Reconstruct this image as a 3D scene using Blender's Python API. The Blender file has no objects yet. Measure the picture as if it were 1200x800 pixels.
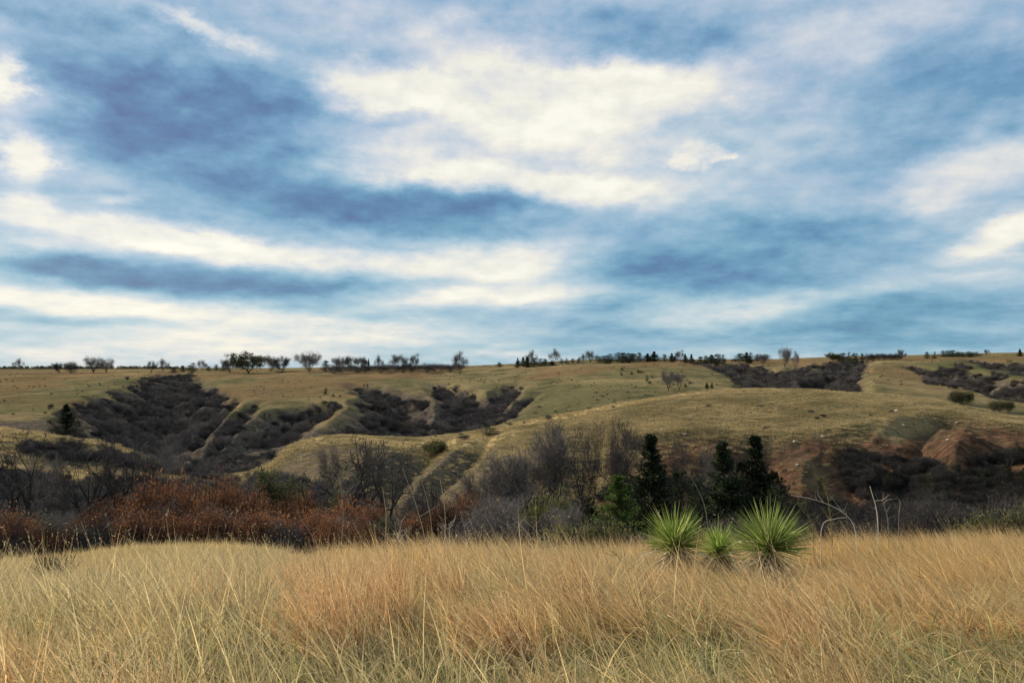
import bpy, math, random
import numpy as np
from mathutils import Vector, Matrix

R = math.radians
SC = bpy.context.scene
F = 933.0                      # focal length in pixels of a 1200 px wide frame
HZ = 430.0                     # image row of the true horizon

# ------------------------------------------------------------------ camera
cd = bpy.data.cameras.new('camera'); cam = bpy.data.objects.new('camera', cd)
SC.collection.objects.link(cam)
PITCH = math.atan((HZ - 400.0) / F)
cd.sensor_width = 36.0; cd.lens = 28.0; cd.clip_start = 0.05; cd.clip_end = 30000
cam.location = (0, 0, 0); cam.rotation_euler = (math.pi / 2 + PITCH, 0, 0)
SC.camera = cam
SC.render.resolution_x = 1024; SC.render.resolution_y = 682

# ------------------------------------------------------------------ view + light
SC.view_settings.view_transform = 'Standard'; SC.view_settings.look = 'None'
SC.view_settings.exposure = 0.28; SC.view_settings.gamma = 1.0
SC.view_settings.use_curve_mapping = False
SC.cycles.max_bounces = 5; SC.cycles.diffuse_bounces = 2; SC.cycles.transmission_bounces = 3; SC.cycles.glossy_bounces = 1

SUN_EL, SUN_AZ = R(27), R(-48)          # azimuth measured from +Y (view axis) towards +X
sl = bpy.data.lights.new('sun', 'SUN'); sl.energy = 5.0; sl.angle = R(1.2); sl.color = (1.0, 0.9, 0.74)
sun = bpy.data.objects.new('sun', sl); SC.collection.objects.link(sun)
sdir = Vector((math.sin(SUN_AZ) * math.cos(SUN_EL), math.cos(SUN_AZ) * math.cos(SUN_EL), math.sin(SUN_EL)))
sun.rotation_euler = sdir.to_track_quat('Z', 'Y').to_euler()
sun.location = (0, 0, 60)

def srgb(r, g, b):
    f = lambda c: (c / 255 / 12.92) if c / 255 <= 0.04045 else ((c / 255 + 0.055) / 1.055) ** 2.4
    return (f(r), f(g), f(b), 1.0)

W = bpy.data.worlds.new("World"); SC.world = W; W.use_nodes = True
nt = W.node_tree; nt.nodes.clear(); L = nt.links
def N(t, **k):
    n = nt.nodes.new(t)
    for a, v in k.items(): setattr(n, a, v)
    return n
def mth(op, a, b=None, c=None, clamp=False):
    n = N('ShaderNodeMath', operation=op, use_clamp=clamp)
    for i, v in enumerate((a, b, c)):
        if v is None: continue
        if isinstance(v, (int, float)): n.inputs[i].default_value = v
        else: L.new(v, n.inputs[i])
    return n.outputs[0]
tc = N('ShaderNodeTexCoord'); sep = N('ShaderNodeSeparateXYZ'); L.new(tc.outputs['Generated'], sep.inputs[0])
az = mth('ARCTAN2', sep.outputs[0], sep.outputs[1]); el = mth('ARCSINE', sep.outputs[2])
cmb = N('ShaderNodeCombineXYZ'); L.new(az, cmb.inputs[0]); L.new(el, cmb.inputs[1])
# cloud-deck coordinates: direction pierced through a flat layer overhead
zc = mth('ADD', mth('MAXIMUM', sep.outputs[2], 0.0), 0.10)
deck = N('ShaderNodeCombineXYZ')
L.new(mth('DIVIDE', sep.outputs[0], zc), deck.inputs[0]); L.new(mth('DIVIDE', sep.outputs[1], zc), deck.inputs[1])
def noise(vec, scale, detail, rough, dist=0.0):
    n = N('ShaderNodeTexNoise'); n.inputs['Scale'].default_value = scale
    n.inputs['Detail'].default_value = detail; n.inputs['Roughness'].default_value = rough
    n.inputs['Distortion'].default_value = dist
    L.new(vec, n.inputs['Vector']); return n
def vsc(vec, s):
    n = N('ShaderNodeVectorMath', operation='MULTIPLY'); L.new(vec, n.inputs[0]); n.inputs[1].default_value = s
    return n.outputs[0]
ey = mth('MULTIPLY', mth('POWER', mth('ADD', mth('MAXIMUM', el, 0.0), 0.012), 0.62), 1.05)
cm2 = N('ShaderNodeCombineXYZ'); L.new(az, cm2.inputs[0]); L.new(ey, cm2.inputs[1]); Q = cm2.outputs[0]
n1 = noise(vsc(Q, (1.0, 1.7, 1)), 6.0, 9, 0.62)
w1 = N('ShaderNodeVectorMath', operation='SUBTRACT'); L.new(n1.outputs['Color'], w1.inputs[0]); w1.inputs[1].default_value = (.5, .5, .5)
w2a = vsc(w1.outputs[0], (0.24, 0.11, 0)); wk = N('ShaderNodeVectorMath', operation='SCALE'); L.new(w2a, wk.inputs[0])
L.new(mth('ADD', mth('MULTIPLY', el, 2.2, clamp=True), 0.22), wk.inputs['Scale']); w2 = wk.outputs[0]
wa = N('ShaderNodeVectorMath', operation='ADD'); L.new(cmb.outputs[0], wa.inputs[0]); L.new(w2, wa.inputs[1])
P = wa.outputs[0]
# cloud banks: (px, py, half width, half height, tilt deg, amount) measured on the photograph, held as directions
BL = [
 (200,130,210,100,0,-.36),(190,140,130,60,0,-.24),(90,60,130,50,10,-.14),(330,130,120,60,0,-.14),(60,20,150,35,0,-.12),
 (330,228,240,48,0,-.20),(520,246,240,42,4,-.40),(230,328,320,34,3,-.42),(60,320,120,20,0,-.14),(400,340,130,22,4,-.12),(100,372,170,12,1,-.24),
 (870,290,280,70,-4,-.24),(1010,256,130,24,-3,-.16),(740,300,120,50,0,-.12),(830,315,180,30,3,-.16),(720,48,220,46,8,-.26),
 (1130,95,200,100,0,-.26),(960,120,200,70,0,-.04),(1010,385,330,46,0,-.20),(700,375,110,50,0,-.16),(1090,360,190,26,-4,-.14),
 (1000,20,300,40,0,.08),(480,135,60,18,-10,-.20),(590,240,90,16,3,-.12),(1000,200,130,40,0,-.10),
 (480,104,135,36,2,.50),(610,118,190,66,0,.26),(770,108,170,38,-4,.40),(720,150,120,40,0,.16),(600,214,200,26,4,.40),(450,190,110,38,0,.24),(540,60,100,60,20,.16),
 (815,180,48,16,8,.50),(850,188,24,7,-30,.3),(4,98,44,42,0,.62),(14,180,54,34,0,.55),(240,36,84,17,4,.42),(20,232,60,17,6,.36),(130,234,40,13,0,.26),
 (110,266,300,22,3,.38),(40,292,200,22,2,.32),(300,292,240,20,2,.30),(560,306,200,26,-2,.40),(540,348,220,20,-2,.40),(620,335,120,26,-3,.24),
 (110,352,330,26,3,.42),(330,384,330,26,1,.24),(860,362,150,26,-5,.32),(1185,276,110,26,-12,.50),(1140,200,170,40,-12,.34),(1040,335,240,14,-8,.05),
 (250,410,520,34,0,.22),(700,180,330,160,0,.16),(560,30,120,40,0,.12),(700,225,110,34,0,.20),(960,430,500,24,0,.10)]
acc = None
for (bx, by, hw, hh, rt, am) in BL:
    a0 = math.atan((bx - 600) / F); e0 = math.atan((HZ - by) / F * math.cos(a0))
    mp = N('ShaderNodeMapping', vector_type='TEXTURE'); L.new(P, mp.inputs['Vector'])
    mp.inputs['Location'].default_value = (a0, e0, 0); mp.inputs['Rotation'].default_value = (0, 0, R(-rt))
    mp.inputs['Scale'].default_value = (hw * 1.28 / F * math.cos(a0) ** 2, hh * 1.28 / F * math.cos(a0), 1)
    ln = N('ShaderNodeVectorMath', operation='LENGTH'); L.new(mp.outputs[0], ln.inputs[0])
    mr = N('ShaderNodeMapRange', interpolation_type='SMOOTHERSTEP'); L.new(ln.outputs['Value'], mr.inputs['Value'])
    mr.inputs['From Min'].default_value = 1.0; mr.inputs['From Max'].default_value = 0.0
    mr.inputs['To Min'].default_value = 0.0; mr.inputs['To Max'].default_value = am
    acc = mr.outputs[0] if acc is None else mth('ADD', acc, mr.outputs[0])
nA = noise(vsc(Q, (1.0, 2.0, 1)), 6.5, 9, 0.58, 0.0)
nB = noise(deck.outputs[0], 0.55, 7, 0.6, 0.0)
nC = noise(vsc(Q, (1.0, 2.6, 1)), 3.0, 4, 0.5, 0.0)
acc = mth('SMOOTH_MAX', mth('SMOOTH_MIN', mth('MULTIPLY', acc, 0.98), .395, .2), -.42, .2)
nD = noise(vsc(Q, (1.0, 1.7, 1)), 20.0, 8, 0.62, 0.0)
B = mth('ADD', acc, 0.53)
B = mth('ADD', B, mth('MULTIPLY', mth('SUBTRACT', nD.outputs[0], .5), .15))
B = mth('ADD', B, mth('MULTIPLY', mth('SUBTRACT', nA.outputs[0], .5), .48))
B = mth('ADD', B, mth('MULTIPLY', mth('SUBTRACT', nB.outputs[0], .5), .22))
nS = noise(vsc(Q, (1.0, 5.0, 1)), 5.5, 7, 0.6, 0.0)
B = mth('ADD', B, mth('MULTIPLY', mth('SUBTRACT', nS.outputs[0], .5), .26))
B = mth('ADD', B, mth('MULTIPLY', mth('SUBTRACT', nC.outputs[0], .5), .22))
qo = N('ShaderNodeVectorMath', operation='ADD'); L.new(Q, qo.inputs[0]); qo.inputs[1].default_value = (-0.006, 0.016, 0)
e1 = noise(vsc(Q, (1.0, 1.8, 1)), 9.0, 7, 0.58); e2 = noise(vsc(qo.outputs[0], (1.0, 1.8, 1)), 9.0, 7, 0.58)
B = mth('ADD', B, mth('MULTIPLY', mth('SUBTRACT', e1.outputs[0], e2.outputs[0]), .62))  # offset noise difference paints lit and shaded sides into the clouds
ramp = N('ShaderNodeValToRGB'); L.new(B, ramp.inputs[0]); cr = ramp.color_ramp
stops = [(0.0, (84, 108, 152)), (0.14, (94, 134, 172)), (0.28, (114, 160, 190)), (0.42, (144, 181, 205)), (0.56, (174, 198, 214)),
         (0.68, (199, 212, 221)), (0.78, (221, 224, 224)), (0.89, (242, 239, 227)), (1.0, (255, 252, 238))]
cr.elements[0].position = 0; cr.elements[1].position = 1
for i, (p, c) in enumerate(stops):
    e = cr.elements[0] if i == 0 else (cr.elements[1] if i == 1 else cr.elements.new(p))
    e.position = p; e.color = srgb(*c)
sky = N('ShaderNodeTexSky', sky_type='NISHITA'); sky.sun_disc = False
sky.sun_elevation = SUN_EL; sky.sun_rotation = SUN_AZ; sky.altitude = 400
skm = N('ShaderNodeVectorMath', operation='SCALE'); L.new(sky.outputs[0], skm.inputs[0]); skm.inputs['Scale'].default_value = 1.0
tint = N('ShaderNodeMix', data_type='RGBA'); tint.inputs[6].default_value = (0.94, 1.01, 0.99, 1); tint.inputs[7].default_value = (1.04, 0.975, 1.02, 1)
L.new(mth('ADD', mth('MULTIPLY', el, 2.6), mth('MULTIPLY', mth('SUBTRACT', nC.outputs[0], .5), 1.6), clamp=True), tint.inputs[0])
tm = N('ShaderNodeVectorMath', operation='MULTIPLY'); L.new(ramp.outputs[0], tm.inputs[0]); L.new(tint.outputs[2], tm.inputs[1])
wh = N('ShaderNodeMix', data_type='RGBA'); L.new(tm.outputs[0], wh.inputs[6]); L.new(ramp.outputs[0], wh.inputs[7]); L.new(mth('MULTIPLY', mth('SUBTRACT', B, .6), 4.0, clamp=True), wh.inputs[0])
clm = N('ShaderNodeVectorMath', operation='SCALE'); L.new(wh.outputs[2], clm.inputs[0]); clm.inputs['Scale'].default_value = 10.0
mixc = N('ShaderNodeMix', data_type='RGBA'); mixc.inputs['Factor'].default_value = 0.93
L.new(skm.outputs[0], mixc.inputs[6]); L.new(clm.outputs[0], mixc.inputs[7])
bg = N('ShaderNodeBackground'); L.new(mixc.outputs[2], bg.inputs['Color']); bg.inputs['Strength'].default_value = 0.084
out = N('ShaderNodeOutputWorld'); L.new(bg.outputs[0], out.inputs[0])
W.cycles.sampling_method = 'MANUAL'; W.cycles.sample_map_resolution = 512

# ------------------------------------------------------------------ numpy helpers
rng = np.random.default_rng(7); random.seed(7)
def hash2(i, j, s):
    h = (i.astype(np.int64) * 374761393 + j.astype(np.int64) * 668265263 + s * 1442695041) & 0x7fffffff
    h = ((h ^ (h >> 13)) * 1274126177) & 0x7fffffff
    return ((h ^ (h >> 16)) & 0xffff) / 65535.0
def vnoise(x, y, s=0):
    i = np.floor(x); j = np.floor(y); fx = x - i; fy = y - j
    fx = fx * fx * fx * (fx * (fx * 6 - 15) + 10); fy = fy * fy * fy * (fy * (fy * 6 - 15) + 10)
    a = hash2(i, j, s); b = hash2(i + 1, j, s); c = hash2(i, j + 1, s); d = hash2(i + 1, j + 1, s)
    return (a * (1 - fx) + b * fx) * (1 - fy) + (c * (1 - fx) + d * fx) * fy
def fbm(x, y, wl, oct=4, s=0, g=0.5):
    v = 0; a = 1; t = 0
    for o in range(oct):
        ca, sa = math.cos(0.6 + o), math.sin(0.6 + o)
        v = v + a * (vnoise((x * ca - y * sa) / wl, (x * sa + y * ca) / wl, s + o * 17) - .5); t += a; a *= g; wl *= .5
    return v / t * 2
def sstep(a, b, x):
    t = np.clip((x - a) / (b - a), 0, 1); return t * t * (3 - 2 * t)
def pchip(x, y, xi):
    h = np.diff(x); d = np.diff(y) / h; m = np.zeros_like(y)
    for k in range(1, len(x) - 1):
        if d[k - 1] * d[k] > 0:
            w1 = 2 * h[k] + h[k - 1]; w2 = h[k] + 2 * h[k - 1]
            m[k] = (w1 + w2) / (w1 / d[k - 1] + w2 / d[k])
    m[0] = d[0]; m[-1] = d[-1]
    k = np.clip(np.searchsorted(x, xi) - 1, 0, len(x) - 2); t = (xi - x[k]) / h[k]; t = np.clip(t, 0, 1)
    return ((1 + 2 * t) * (1 - t) ** 2 * y[k] + t * (1 - t) ** 2 * h[k] * m[k] + t * t * (3 - 2 * t) * y[k + 1] + t * t * (t - 1) * h[k] * m[k + 1])

# ------------------------------------------------------------------ terrain heights (metres, eye at z = 0)
PX = np.array([-500, 0, 60, 130, 200, 270, 310, 350, 400, 500, 600, 700, 800, 900, 1000, 1100, 1200, 1700], float)
def row(r, v, z=False):
    r = np.array(r if hasattr(r, '__len__') else [r] * len(PX), float); v = np.array(v if hasattr(v, '__len__') else [v] * len(PX), float)
    if not z: v = -(v - HZ) / F * r * np.cos(np.arctan((PX - 600) / F))
    return r, v
#                -500    0   60  130  200  270  310  350  400  500  600  700  800  900 1000 1100 1200 1700
ROWS = [
 row(0, -1.62, True),
 row(5, -2.02, True),
 row(10, [-2.95,-2.95,-2.95,-2.95,-2.95,-2.93,-2.9,-2.88,-2.86,-2.85,-2.85,-2.85,-2.85,-2.84,-2.82,-2.8,-2.8,-2.8], True),
 row([26, 26, 26, 26, 26, 25, 23, 20, 17, 14.5, 14, 14, 14, 14, 14, 14, 14, 14],
     [-6.7,-6.35,-6.28,-6.15,-6.0,-5.85,-5.5,-5.05,-4.45,-3.88,-3.78,-3.75,-3.72,-3.66,-3.54,-3.46,-3.44,-3.44], True),
 row([40, 40, 40, 40, 40, 39, 38, 37, 36, 36, 36, 36, 36, 36, 36, 36, 36, 36],
     [-11.5,-10.4,-10.3,-10.2,-10,-9.9,-9.8,-9.7,-9.6,-9.8,-9.8,-9.8,-9.8,-9.8,-9.6,-9.6,-9.6,-9.6], True),
 row(60, [-17,-15.8,-15.6,-15.4,-15.2,-15.1,-15.0,-15.0,-15.0,-15.0,-15.0,-15.0,-15.0,-15.0,-15.0,-15.0,-15.0,-15.0], True),
 row(82, [-22.5,-21.5,-21.5,-21.5,-21.5,-21.5,-21.5,-21.5,-21.5,-21.5,-21.5,-21.5,-21.5,-21.5,-21.5,-21.5,-21.5,-21.5], True),
 row(112,[600, 598, 600, 600, 602, 604, 606, 604, 602, 600, 604, 606, 606, 612, 614, 612, 614, 620]),
 row(165,[552, 549, 553, 556, 562, 570, 572, 546, 534, 541, 530, 514, 506, 511, 508, 491, 503, 512]),
 row([205,205,205,205,205,205,200,195,198,212,228,250,262,262,255,245,235,230],
     [495, 503, 510, 520, 545, 558, 550, 521, 512.5, 514, 497, 478, 461.5, 455, 459.5, 471, 489, 500]),
 row([275,275,275,275,280,285,285,285,290,300,310,320,330,330,320,315,310,310],
     [515, 518, 530, 540, 548, 548, 545, 538, 530, 522, 506, 488, 475, 474, 478, 488, 498, 505]),
 row([390,390,385,380,400,400,400,400,400,400,420,420,420,420,420,420,420,420],
     [490, 486, 484, 482, 488, 482, 480, 480, 479, 480, 470, 457, 454, 456, 452, 459, 467, 474]),
 row(600,[455, 455, 453, 452, 452, 451, 450, 449, 448, 448, 443, 434, 431, 434, 429, 431, 432, 435]),
 row(900,[436, 436, 436, 435, 434, 433.5, 433, 432, 431.5, 430, 427, 422, 422, 421, 418, 416.5, 414.5, 412]),
 row(1500,[433.5, 433.5, 433.5, 433.2, 433, 432.5, 432, 431.5, 431, 430, 427.5, 424, 424, 422, 419, 417.5, 415.5, 413]),
 row(9000,[431]*9 + [430.5, 430, 429, 428.5, 428.5, 428, 428, 428, 428]),
]
for k_ in range(len(ROWS)):
    if 1 <= k_ <= 6: ROWS[k_] = (ROWS[k_][0], ROWS[k_][1] * (1 - (1 - np.cos(np.arctan((np.clip(PX, -200, 1400) - 600) / F))) * .62))
NT = 1800
TH = np.linspace(-math.pi, math.pi, NT + 1)
RT = np.concatenate([[0], 1.2 * np.power(9000 / 1.2, np.linspace(0, 1, 420))])
thc = np.clip(TH, -R(49.5), R(49.5)); pxt = 600 + F * np.tan(thc)
rk = np.array([pchip(PX, a[0], pxt) for a in ROWS]); zk = np.array([pchip(PX, a[1], pxt) for a in ROWS])
TAB = np.array([pchip(rk[:, i], zk[:, i], RT) for i in range(NT + 1)])
back = sstep(R(80), R(150), np.abs(TH))[:, None]
TAB = TAB * (1 - back) + 0.5 * (TAB[0] + TAB[-1])[None, :] * back
k5 = np.array([1, 4, 6, 4, 1]) / 16
TAB[:, 30:] = sum(k5[i] * np.roll(TAB, i - 2, 0) for i in range(5))[:, 30:]

def pr(px, r):        # photograph column + distance -> ground plan
    t = math.atan((px - 600) / F); return (r * math.sin(t), r * math.cos(t))
# gullies: list of (px, r, depth, half width)
GUL = [
 [(205,880,0,10),(203,700,7,26),(200,560,14,36),(190,430,20,40),(180,330,14,34)],
 [(115,470,0,8),(150,420,9,22),(180,370,13,26)],
 [(250,520,0,6),(238,450,8,13),(215,390,10,14)],
 [(285,490,0,5),(262,430,8,11),(228,360,10,12)],
 [(310,450,0,5),(280,400,8,10),(245,335,9,12)],
 [(400,430,0,8),(350,390,12,20),(290,340,14,24)],
 [(395,600,0,10),(430,560,8,16),(465,470,15,26),(480,400,17,30),(440,330,12,30)],
 [(505,600,0,10),(530,520,9,16),(545,450,15,24),(520,390,15,26),(500,330,12,26)],
 [(610,560,0,8),(590,480,9,14),(570,420,12,18),(540,360,12,22)],
 [(640,470,0,6),(610,420,6,9),(580,370,7,12)],
 [(800,860,0,10),(830,720,7,20),(875,600,10,26),(905,500,13,26),(930,430,14,28)],
 [(1010,800,0,10),(1000,680,10,18),(975,560,15,24),(950,450,17,28),(940,380,12,30)],
 [(935,700,0,8),(940,560,8,14),(950,460,9,18)],
 [(1060,640,0,8),(1110,560,12,20),(1160,500,14,26),(1230,440,15,28),(1350,380,12,30)],
 [(1130,780,0,8),(1180,650,12,22),(1240,560,12,26)],
 [(820,420,0,6),(790,380,4,14),(760,340,6,20)],
 [(1095,196,0,4),(1080,175,4,9),(1050,145,7,12),(1030,115,5,14)],
 [(1002,176,0,4),(1000,155,4.5,9),(985,120,7,12)],
 [(1175,180,0,4),(1165,160,4.5,10),(1130,125,7,13)],
 [(900,174,0,4),(890,155,3.5,8),(880,120,5,11)],
 [(580,215,0,3),(560,180,3.5,5),(520,150,4,6),(490,120,4,8)],
 [(530,212,0,3),(505,185,3,5),(470,150,4,6),(440,120,4,8)],
 [(700,210,0,3),(690,165,3,7),(680,120,4,10)],
]
GUL = [[(*pr(p[0], p[1]), p[2], p[3]) for p in g] for g in GUL]
def gully(x, y):
    dep = np.zeros_like(x)
    for g in GUL:
        xs = [q[0] for q in g]; ys = [q[1] for q in g]; mw = 60
        m = (x > min(xs) - mw) & (x < max(xs) + mw) & (y > min(ys) - mw) & (y < max(ys) + mw)
        if not m.any(): continue
        xm, ym = x[m], y[m]; best = np.zeros_like(xm)
        for a, b in zip(g[:-1], g[1:]):
            dx, dy = b[0] - a[0], b[1] - a[1]; t = np.clip(((xm - a[0]) * dx + (ym - a[1]) * dy) / (dx * dx + dy * dy), 0, 1)
            d = np.hypot(xm - a[0] - t * dx, ym - a[1] - t * dy); w = a[3] + (b[3] - a[3]) * t
            w = w * (1 + .3 * fbm(xm, ym, 22, 3, 91)); D = a[2] + (b[2] - a[2]) * t
            s = np.clip(1 - d / w, 0, 1); s = s ** 0.8 * (1 - .35 * (1 - s))
            best = np.maximum(best, D * s)
        dep[m] = np.maximum(dep[m], best)
    return dep
def break_r(px):      # distance at which the washed-out bank starts
    return 150 + 20 * np.interp(px, [600, 760, 900, 1000, 1100, 1200], [0, .9, .9, 1.0, 2.2, 1.8])
def height(x, y, parts=False):
    x = np.asarray(x, float); y = np.asarray(y, float)
    r = np.hypot(x, y); th = np.arctan2(x, y)
    fi = (th + math.pi) / (2 * math.pi) * NT; i = np.clip(fi.astype(int), 0, NT - 1); fi = fi - i
    j = np.clip(np.searchsorted(RT, r) - 1, 0, len(RT) - 2); fj = np.clip((r - RT[j]) / (RT[j + 1] - RT[j]), 0, 1)
    z = (TAB[i, j] * (1 - fi) + TAB[i + 1, j] * fi) * (1 - fj) + (TAB[i, j + 1] * (1 - fi) + TAB[i + 1, j + 1] * fi) * fj
    far = sstep(60, 150, r); fall = 1 - sstep(800, 1400, r)
    px = 600 + F * np.tan(np.clip(th, -R(49), R(49)))
    z = z + far * fall * .8 * fbm(x, y, 60, 3, 3) + (1 - far) * .06 * fbm(x, y, 1.7, 4, 5) * sstep(.5, 3, r)
    z = z + far * fall * (.30 * fbm(x, y, 8, 3, 9))
    z = z + (1 - far) * .11 * fbm(x, y, 4.5, 2, 28) * sstep(3, 7, r)
    z = z + sstep(500, 900, r) * 2.0 * fbm(x, y, 260, 3, 13) * (1 - .6 * sstep(1500, 4000, r))
    g = gully(x, y)
    bank = sstep(100, 120, r) * (1 - sstep(-6, 4, r - break_r(px) + 7 * fbm(x, y, 18, 3, 33))) * sstep(640, 800, px)
    rid = 1 - np.abs(fbm(th * 170, r * .5, 9, 4, 55)) * 2
    z = z - bank * (1.0 + 3.2 * np.abs(fbm(x, y, 16, 3, 57)) + 1.6 * rid * .6)
    steep = sstep(1.5, 6, g) * sstep(240, 300, r)
    rid2 = np.abs(fbm(x * 1.0 + y * .35, y * .45 - x * .1, 17, 3, 66))
    rid3 = np.abs(fbm(x, y, 9, 4, 67)); z = z - g + steep * (3.6 * (rid2 - .3) + 3.4 * (rid3 - .3))
    if parts: return z, g, bank, px, r
    return z
def hz(x, y): return float(height(np.array([x]), np.array([y]))[0])
cp, sp = math.cos(PITCH), math.sin(PITCH)
def project(x, y, z):
    yy = y * cp + z * sp; zz = -y * sp + z * cp
    return 600 + F * x / yy, 400 - F * zz / yy

# ------------------------------------------------------------------ object helpers
col = SC.collection
def newmesh(name, v, f, mat=None, attrs=None, smooth=False):
    me = bpy.data.meshes.new(name)
    v = np.asarray(v, np.float32)
    if isinstance(f, np.ndarray):
        n, k = f.shape
        me.vertices.add(len(v)); me.vertices.foreach_set('co', v.ravel())
        me.loops.add(n * k); me.loops.foreach_set('vertex_index', f.astype(np.int32).ravel())
        me.polygons.add(n); me.polygons.foreach_set('loop_start', np.arange(0, n * k, k, dtype=np.int32))
        me.polygons.foreach_set('loop_total', np.full(n, k, np.int32))
    else:
        me.from_pydata(v.tolist(), [], f)
    if attrs:
        for a, d in attrs.items():
            at = me.attributes.new(a, 'FLOAT', 'POINT'); at.data.foreach_set('value', np.asarray(d, np.float32))
    me.update(calc_edges=True)
    if smooth: me.polygons.foreach_set('use_smooth', np.ones(len(me.polygons), bool))
    if mat: me.materials.append(mat)
    return me
def obj(name, me, parent=None, loc=(0, 0, 0), link=True):
    o = bpy.data.objects.new(name, me); o.location = loc
    if link: col.objects.link(o)
    if parent: o.parent = parent
    return o
def tag(o, label, cat, group=None):
    o['label'] = label; o['category'] = cat
    if group: o['group'] = group
    return o

# ------------------------------------------------------------------ materials
def mat(name):
    m = bpy.data.materials.new(name); m.use_nodes = True; m.node_tree.nodes.clear(); return m
class G:
    def __init__(s, m): s.t = m.node_tree
    def n(s, t, **k):
        n = s.t.nodes.new(t)
        for a, v in k.items(): setattr(n, a, v)
        return n
    def l(s, a, b): s.t.links.new(a, b)
    def m(s, op, a, b=None, clamp=False):
        n = s.n('ShaderNodeMath', operation=op, use_clamp=clamp)
        for i, v in enumerate((a, b)):
            if v is None: continue
            if isinstance(v, (int, float)): n.inputs[i].default_value = v
            else: s.l(v, n.inputs[i])
        return n.outputs[0]
    def mix(s, f, a, b):
        n = s.n('ShaderNodeMix', data_type='RGBA')
        for i, v in ((0, f), (6, a), (7, b)):
            if isinstance(v, (int, float)): n.inputs[i].default_value = v
            elif isinstance(v, tuple): n.inputs[i].default_value = v if len(v) == 4 else (*v, 1)
            else: s.l(v, n.inputs[i])
        return n.outputs[2]
    def noise(s, scale, detail=4, rough=.55, vec=None, mul=None):
        n = s.n('ShaderNodeTexNoise'); n.inputs['Scale'].default_value = scale; n.inputs['Detail'].default_value = detail
        n.inputs['Roughness'].default_value = rough
        if vec is None:
            vec = s.n('ShaderNodeNewGeometry').outputs['Position']
        if mul:
            k = s.n('ShaderNodeVectorMath', operation='MULTIPLY'); s.l(vec, k.inputs[0]); k.inputs[1].default_value = mul; vec = k.outputs[0]
        s.l(vec, n.inputs['Vector']); return n.outputs[0]
    def st(s, v, a, b):
        n = s.n('ShaderNodeMapRange', interpolation_type='SMOOTHSTEP'); s.l(v, n.inputs[0])
        n.inputs['From Min'].default_value = a; n.inputs['From Max'].default_value = b; return n.outputs[0]
    def attr(s, a): return s.n('ShaderNodeAttribute', attribute_name=a).outputs['Fac']
    def out(s, sh): s.l(sh, s.n('ShaderNodeOutputMaterial').inputs[0])
    def bsdf(s, c, rough=.9, bump=None, bs=.3, bd=.1, spec=.25):
        p = s.n('ShaderNodeBsdfPrincipled')
        if isinstance(c, tuple): p.inputs['Base Color'].default_value = (*c[:3], 1)
        else: s.l(c, p.inputs['Base Color'])
        p.inputs['Roughness'].default_value = rough; p.inputs['Specular IOR Level'].default_value = spec
        if bump is not None:
            b = s.n('ShaderNodeBump'); b.inputs['Strength'].default_value = bs; b.inputs['Distance'].default_value = bd
            s.l(bump, b.inputs['Height']); s.l(b.outputs[0], p.inputs['Normal'])
        return p.outputs[0]

def ground_material():
    m = mat('ground_cover'); g = G(m)
    big = g.noise(.012, 4); med = g.noise(.06, 5, .6, mul=(1, .45, 1)); fin = g.noise(.5, 6, .7); tiny = g.noise(2.6, 4, .7)
    straw = (.255, .185, .092); olive = (.098, .092, .044); gold = (.52, .38, .18); rust = (.20, .115, .058); gray = (.15, .118, .088)
    c = g.mix(g.st(med, .36, .64), olive, straw)
    strk = g.noise(.10, 5, .7, mul=(.5, 1.6, 1)); c = g.mix(g.st(strk, .52, .66), c, (.26, .185, .095)); c = g.mix(g.m('MULTIPLY', g.st(strk, .46, .34), .8), c, (.085, .076, .038)); c = g.mix(g.m('MULTIPLY', g.st(big, .5, .66), .3), c, gold)
    c = g.mix(g.attr('gold'), c, g.mix(g.st(fin, .35, .65), gold, (.42, .29, .125)))  # gold mask puts sun on crests and benches into the ground colour
    c = g.mix(g.m('MULTIPLY', g.attr('green'), g.st(med, .25, .6)), c, (.095, .098, .044))
    c = g.mix(g.m('MULTIPLY', g.attr('rust'), g.st(fin, .3, .6)), c, rust)
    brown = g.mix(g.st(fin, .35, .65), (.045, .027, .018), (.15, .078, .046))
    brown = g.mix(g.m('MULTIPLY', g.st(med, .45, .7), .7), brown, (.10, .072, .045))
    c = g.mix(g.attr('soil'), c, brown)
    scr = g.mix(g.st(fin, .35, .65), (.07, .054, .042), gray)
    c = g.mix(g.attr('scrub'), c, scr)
    cl = g.noise(.22, 3, .8); c = g.mix(g.m('MULTIPLY', g.st(cl, .52, .66), .6), c, (.055, .048, .022))
    sh = g.n('ShaderNodeHueSaturation'); g.l(c, sh.inputs['Color'])
    g.l(g.m('ADD', g.m('MULTIPLY', tiny, .9), g.m('ADD', g.m('MULTIPLY', fin, .55), .28)), sh.inputs['Value'])
    bh = g.m('ADD', g.m('MULTIPLY', fin, 1.0), g.m('MULTIPLY', tiny, .35))
    g.out(g.bsdf(sh.outputs[0], 1.0, bh, .9, .8, 0.0))
    return m
M_GROUND = ground_material()
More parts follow.
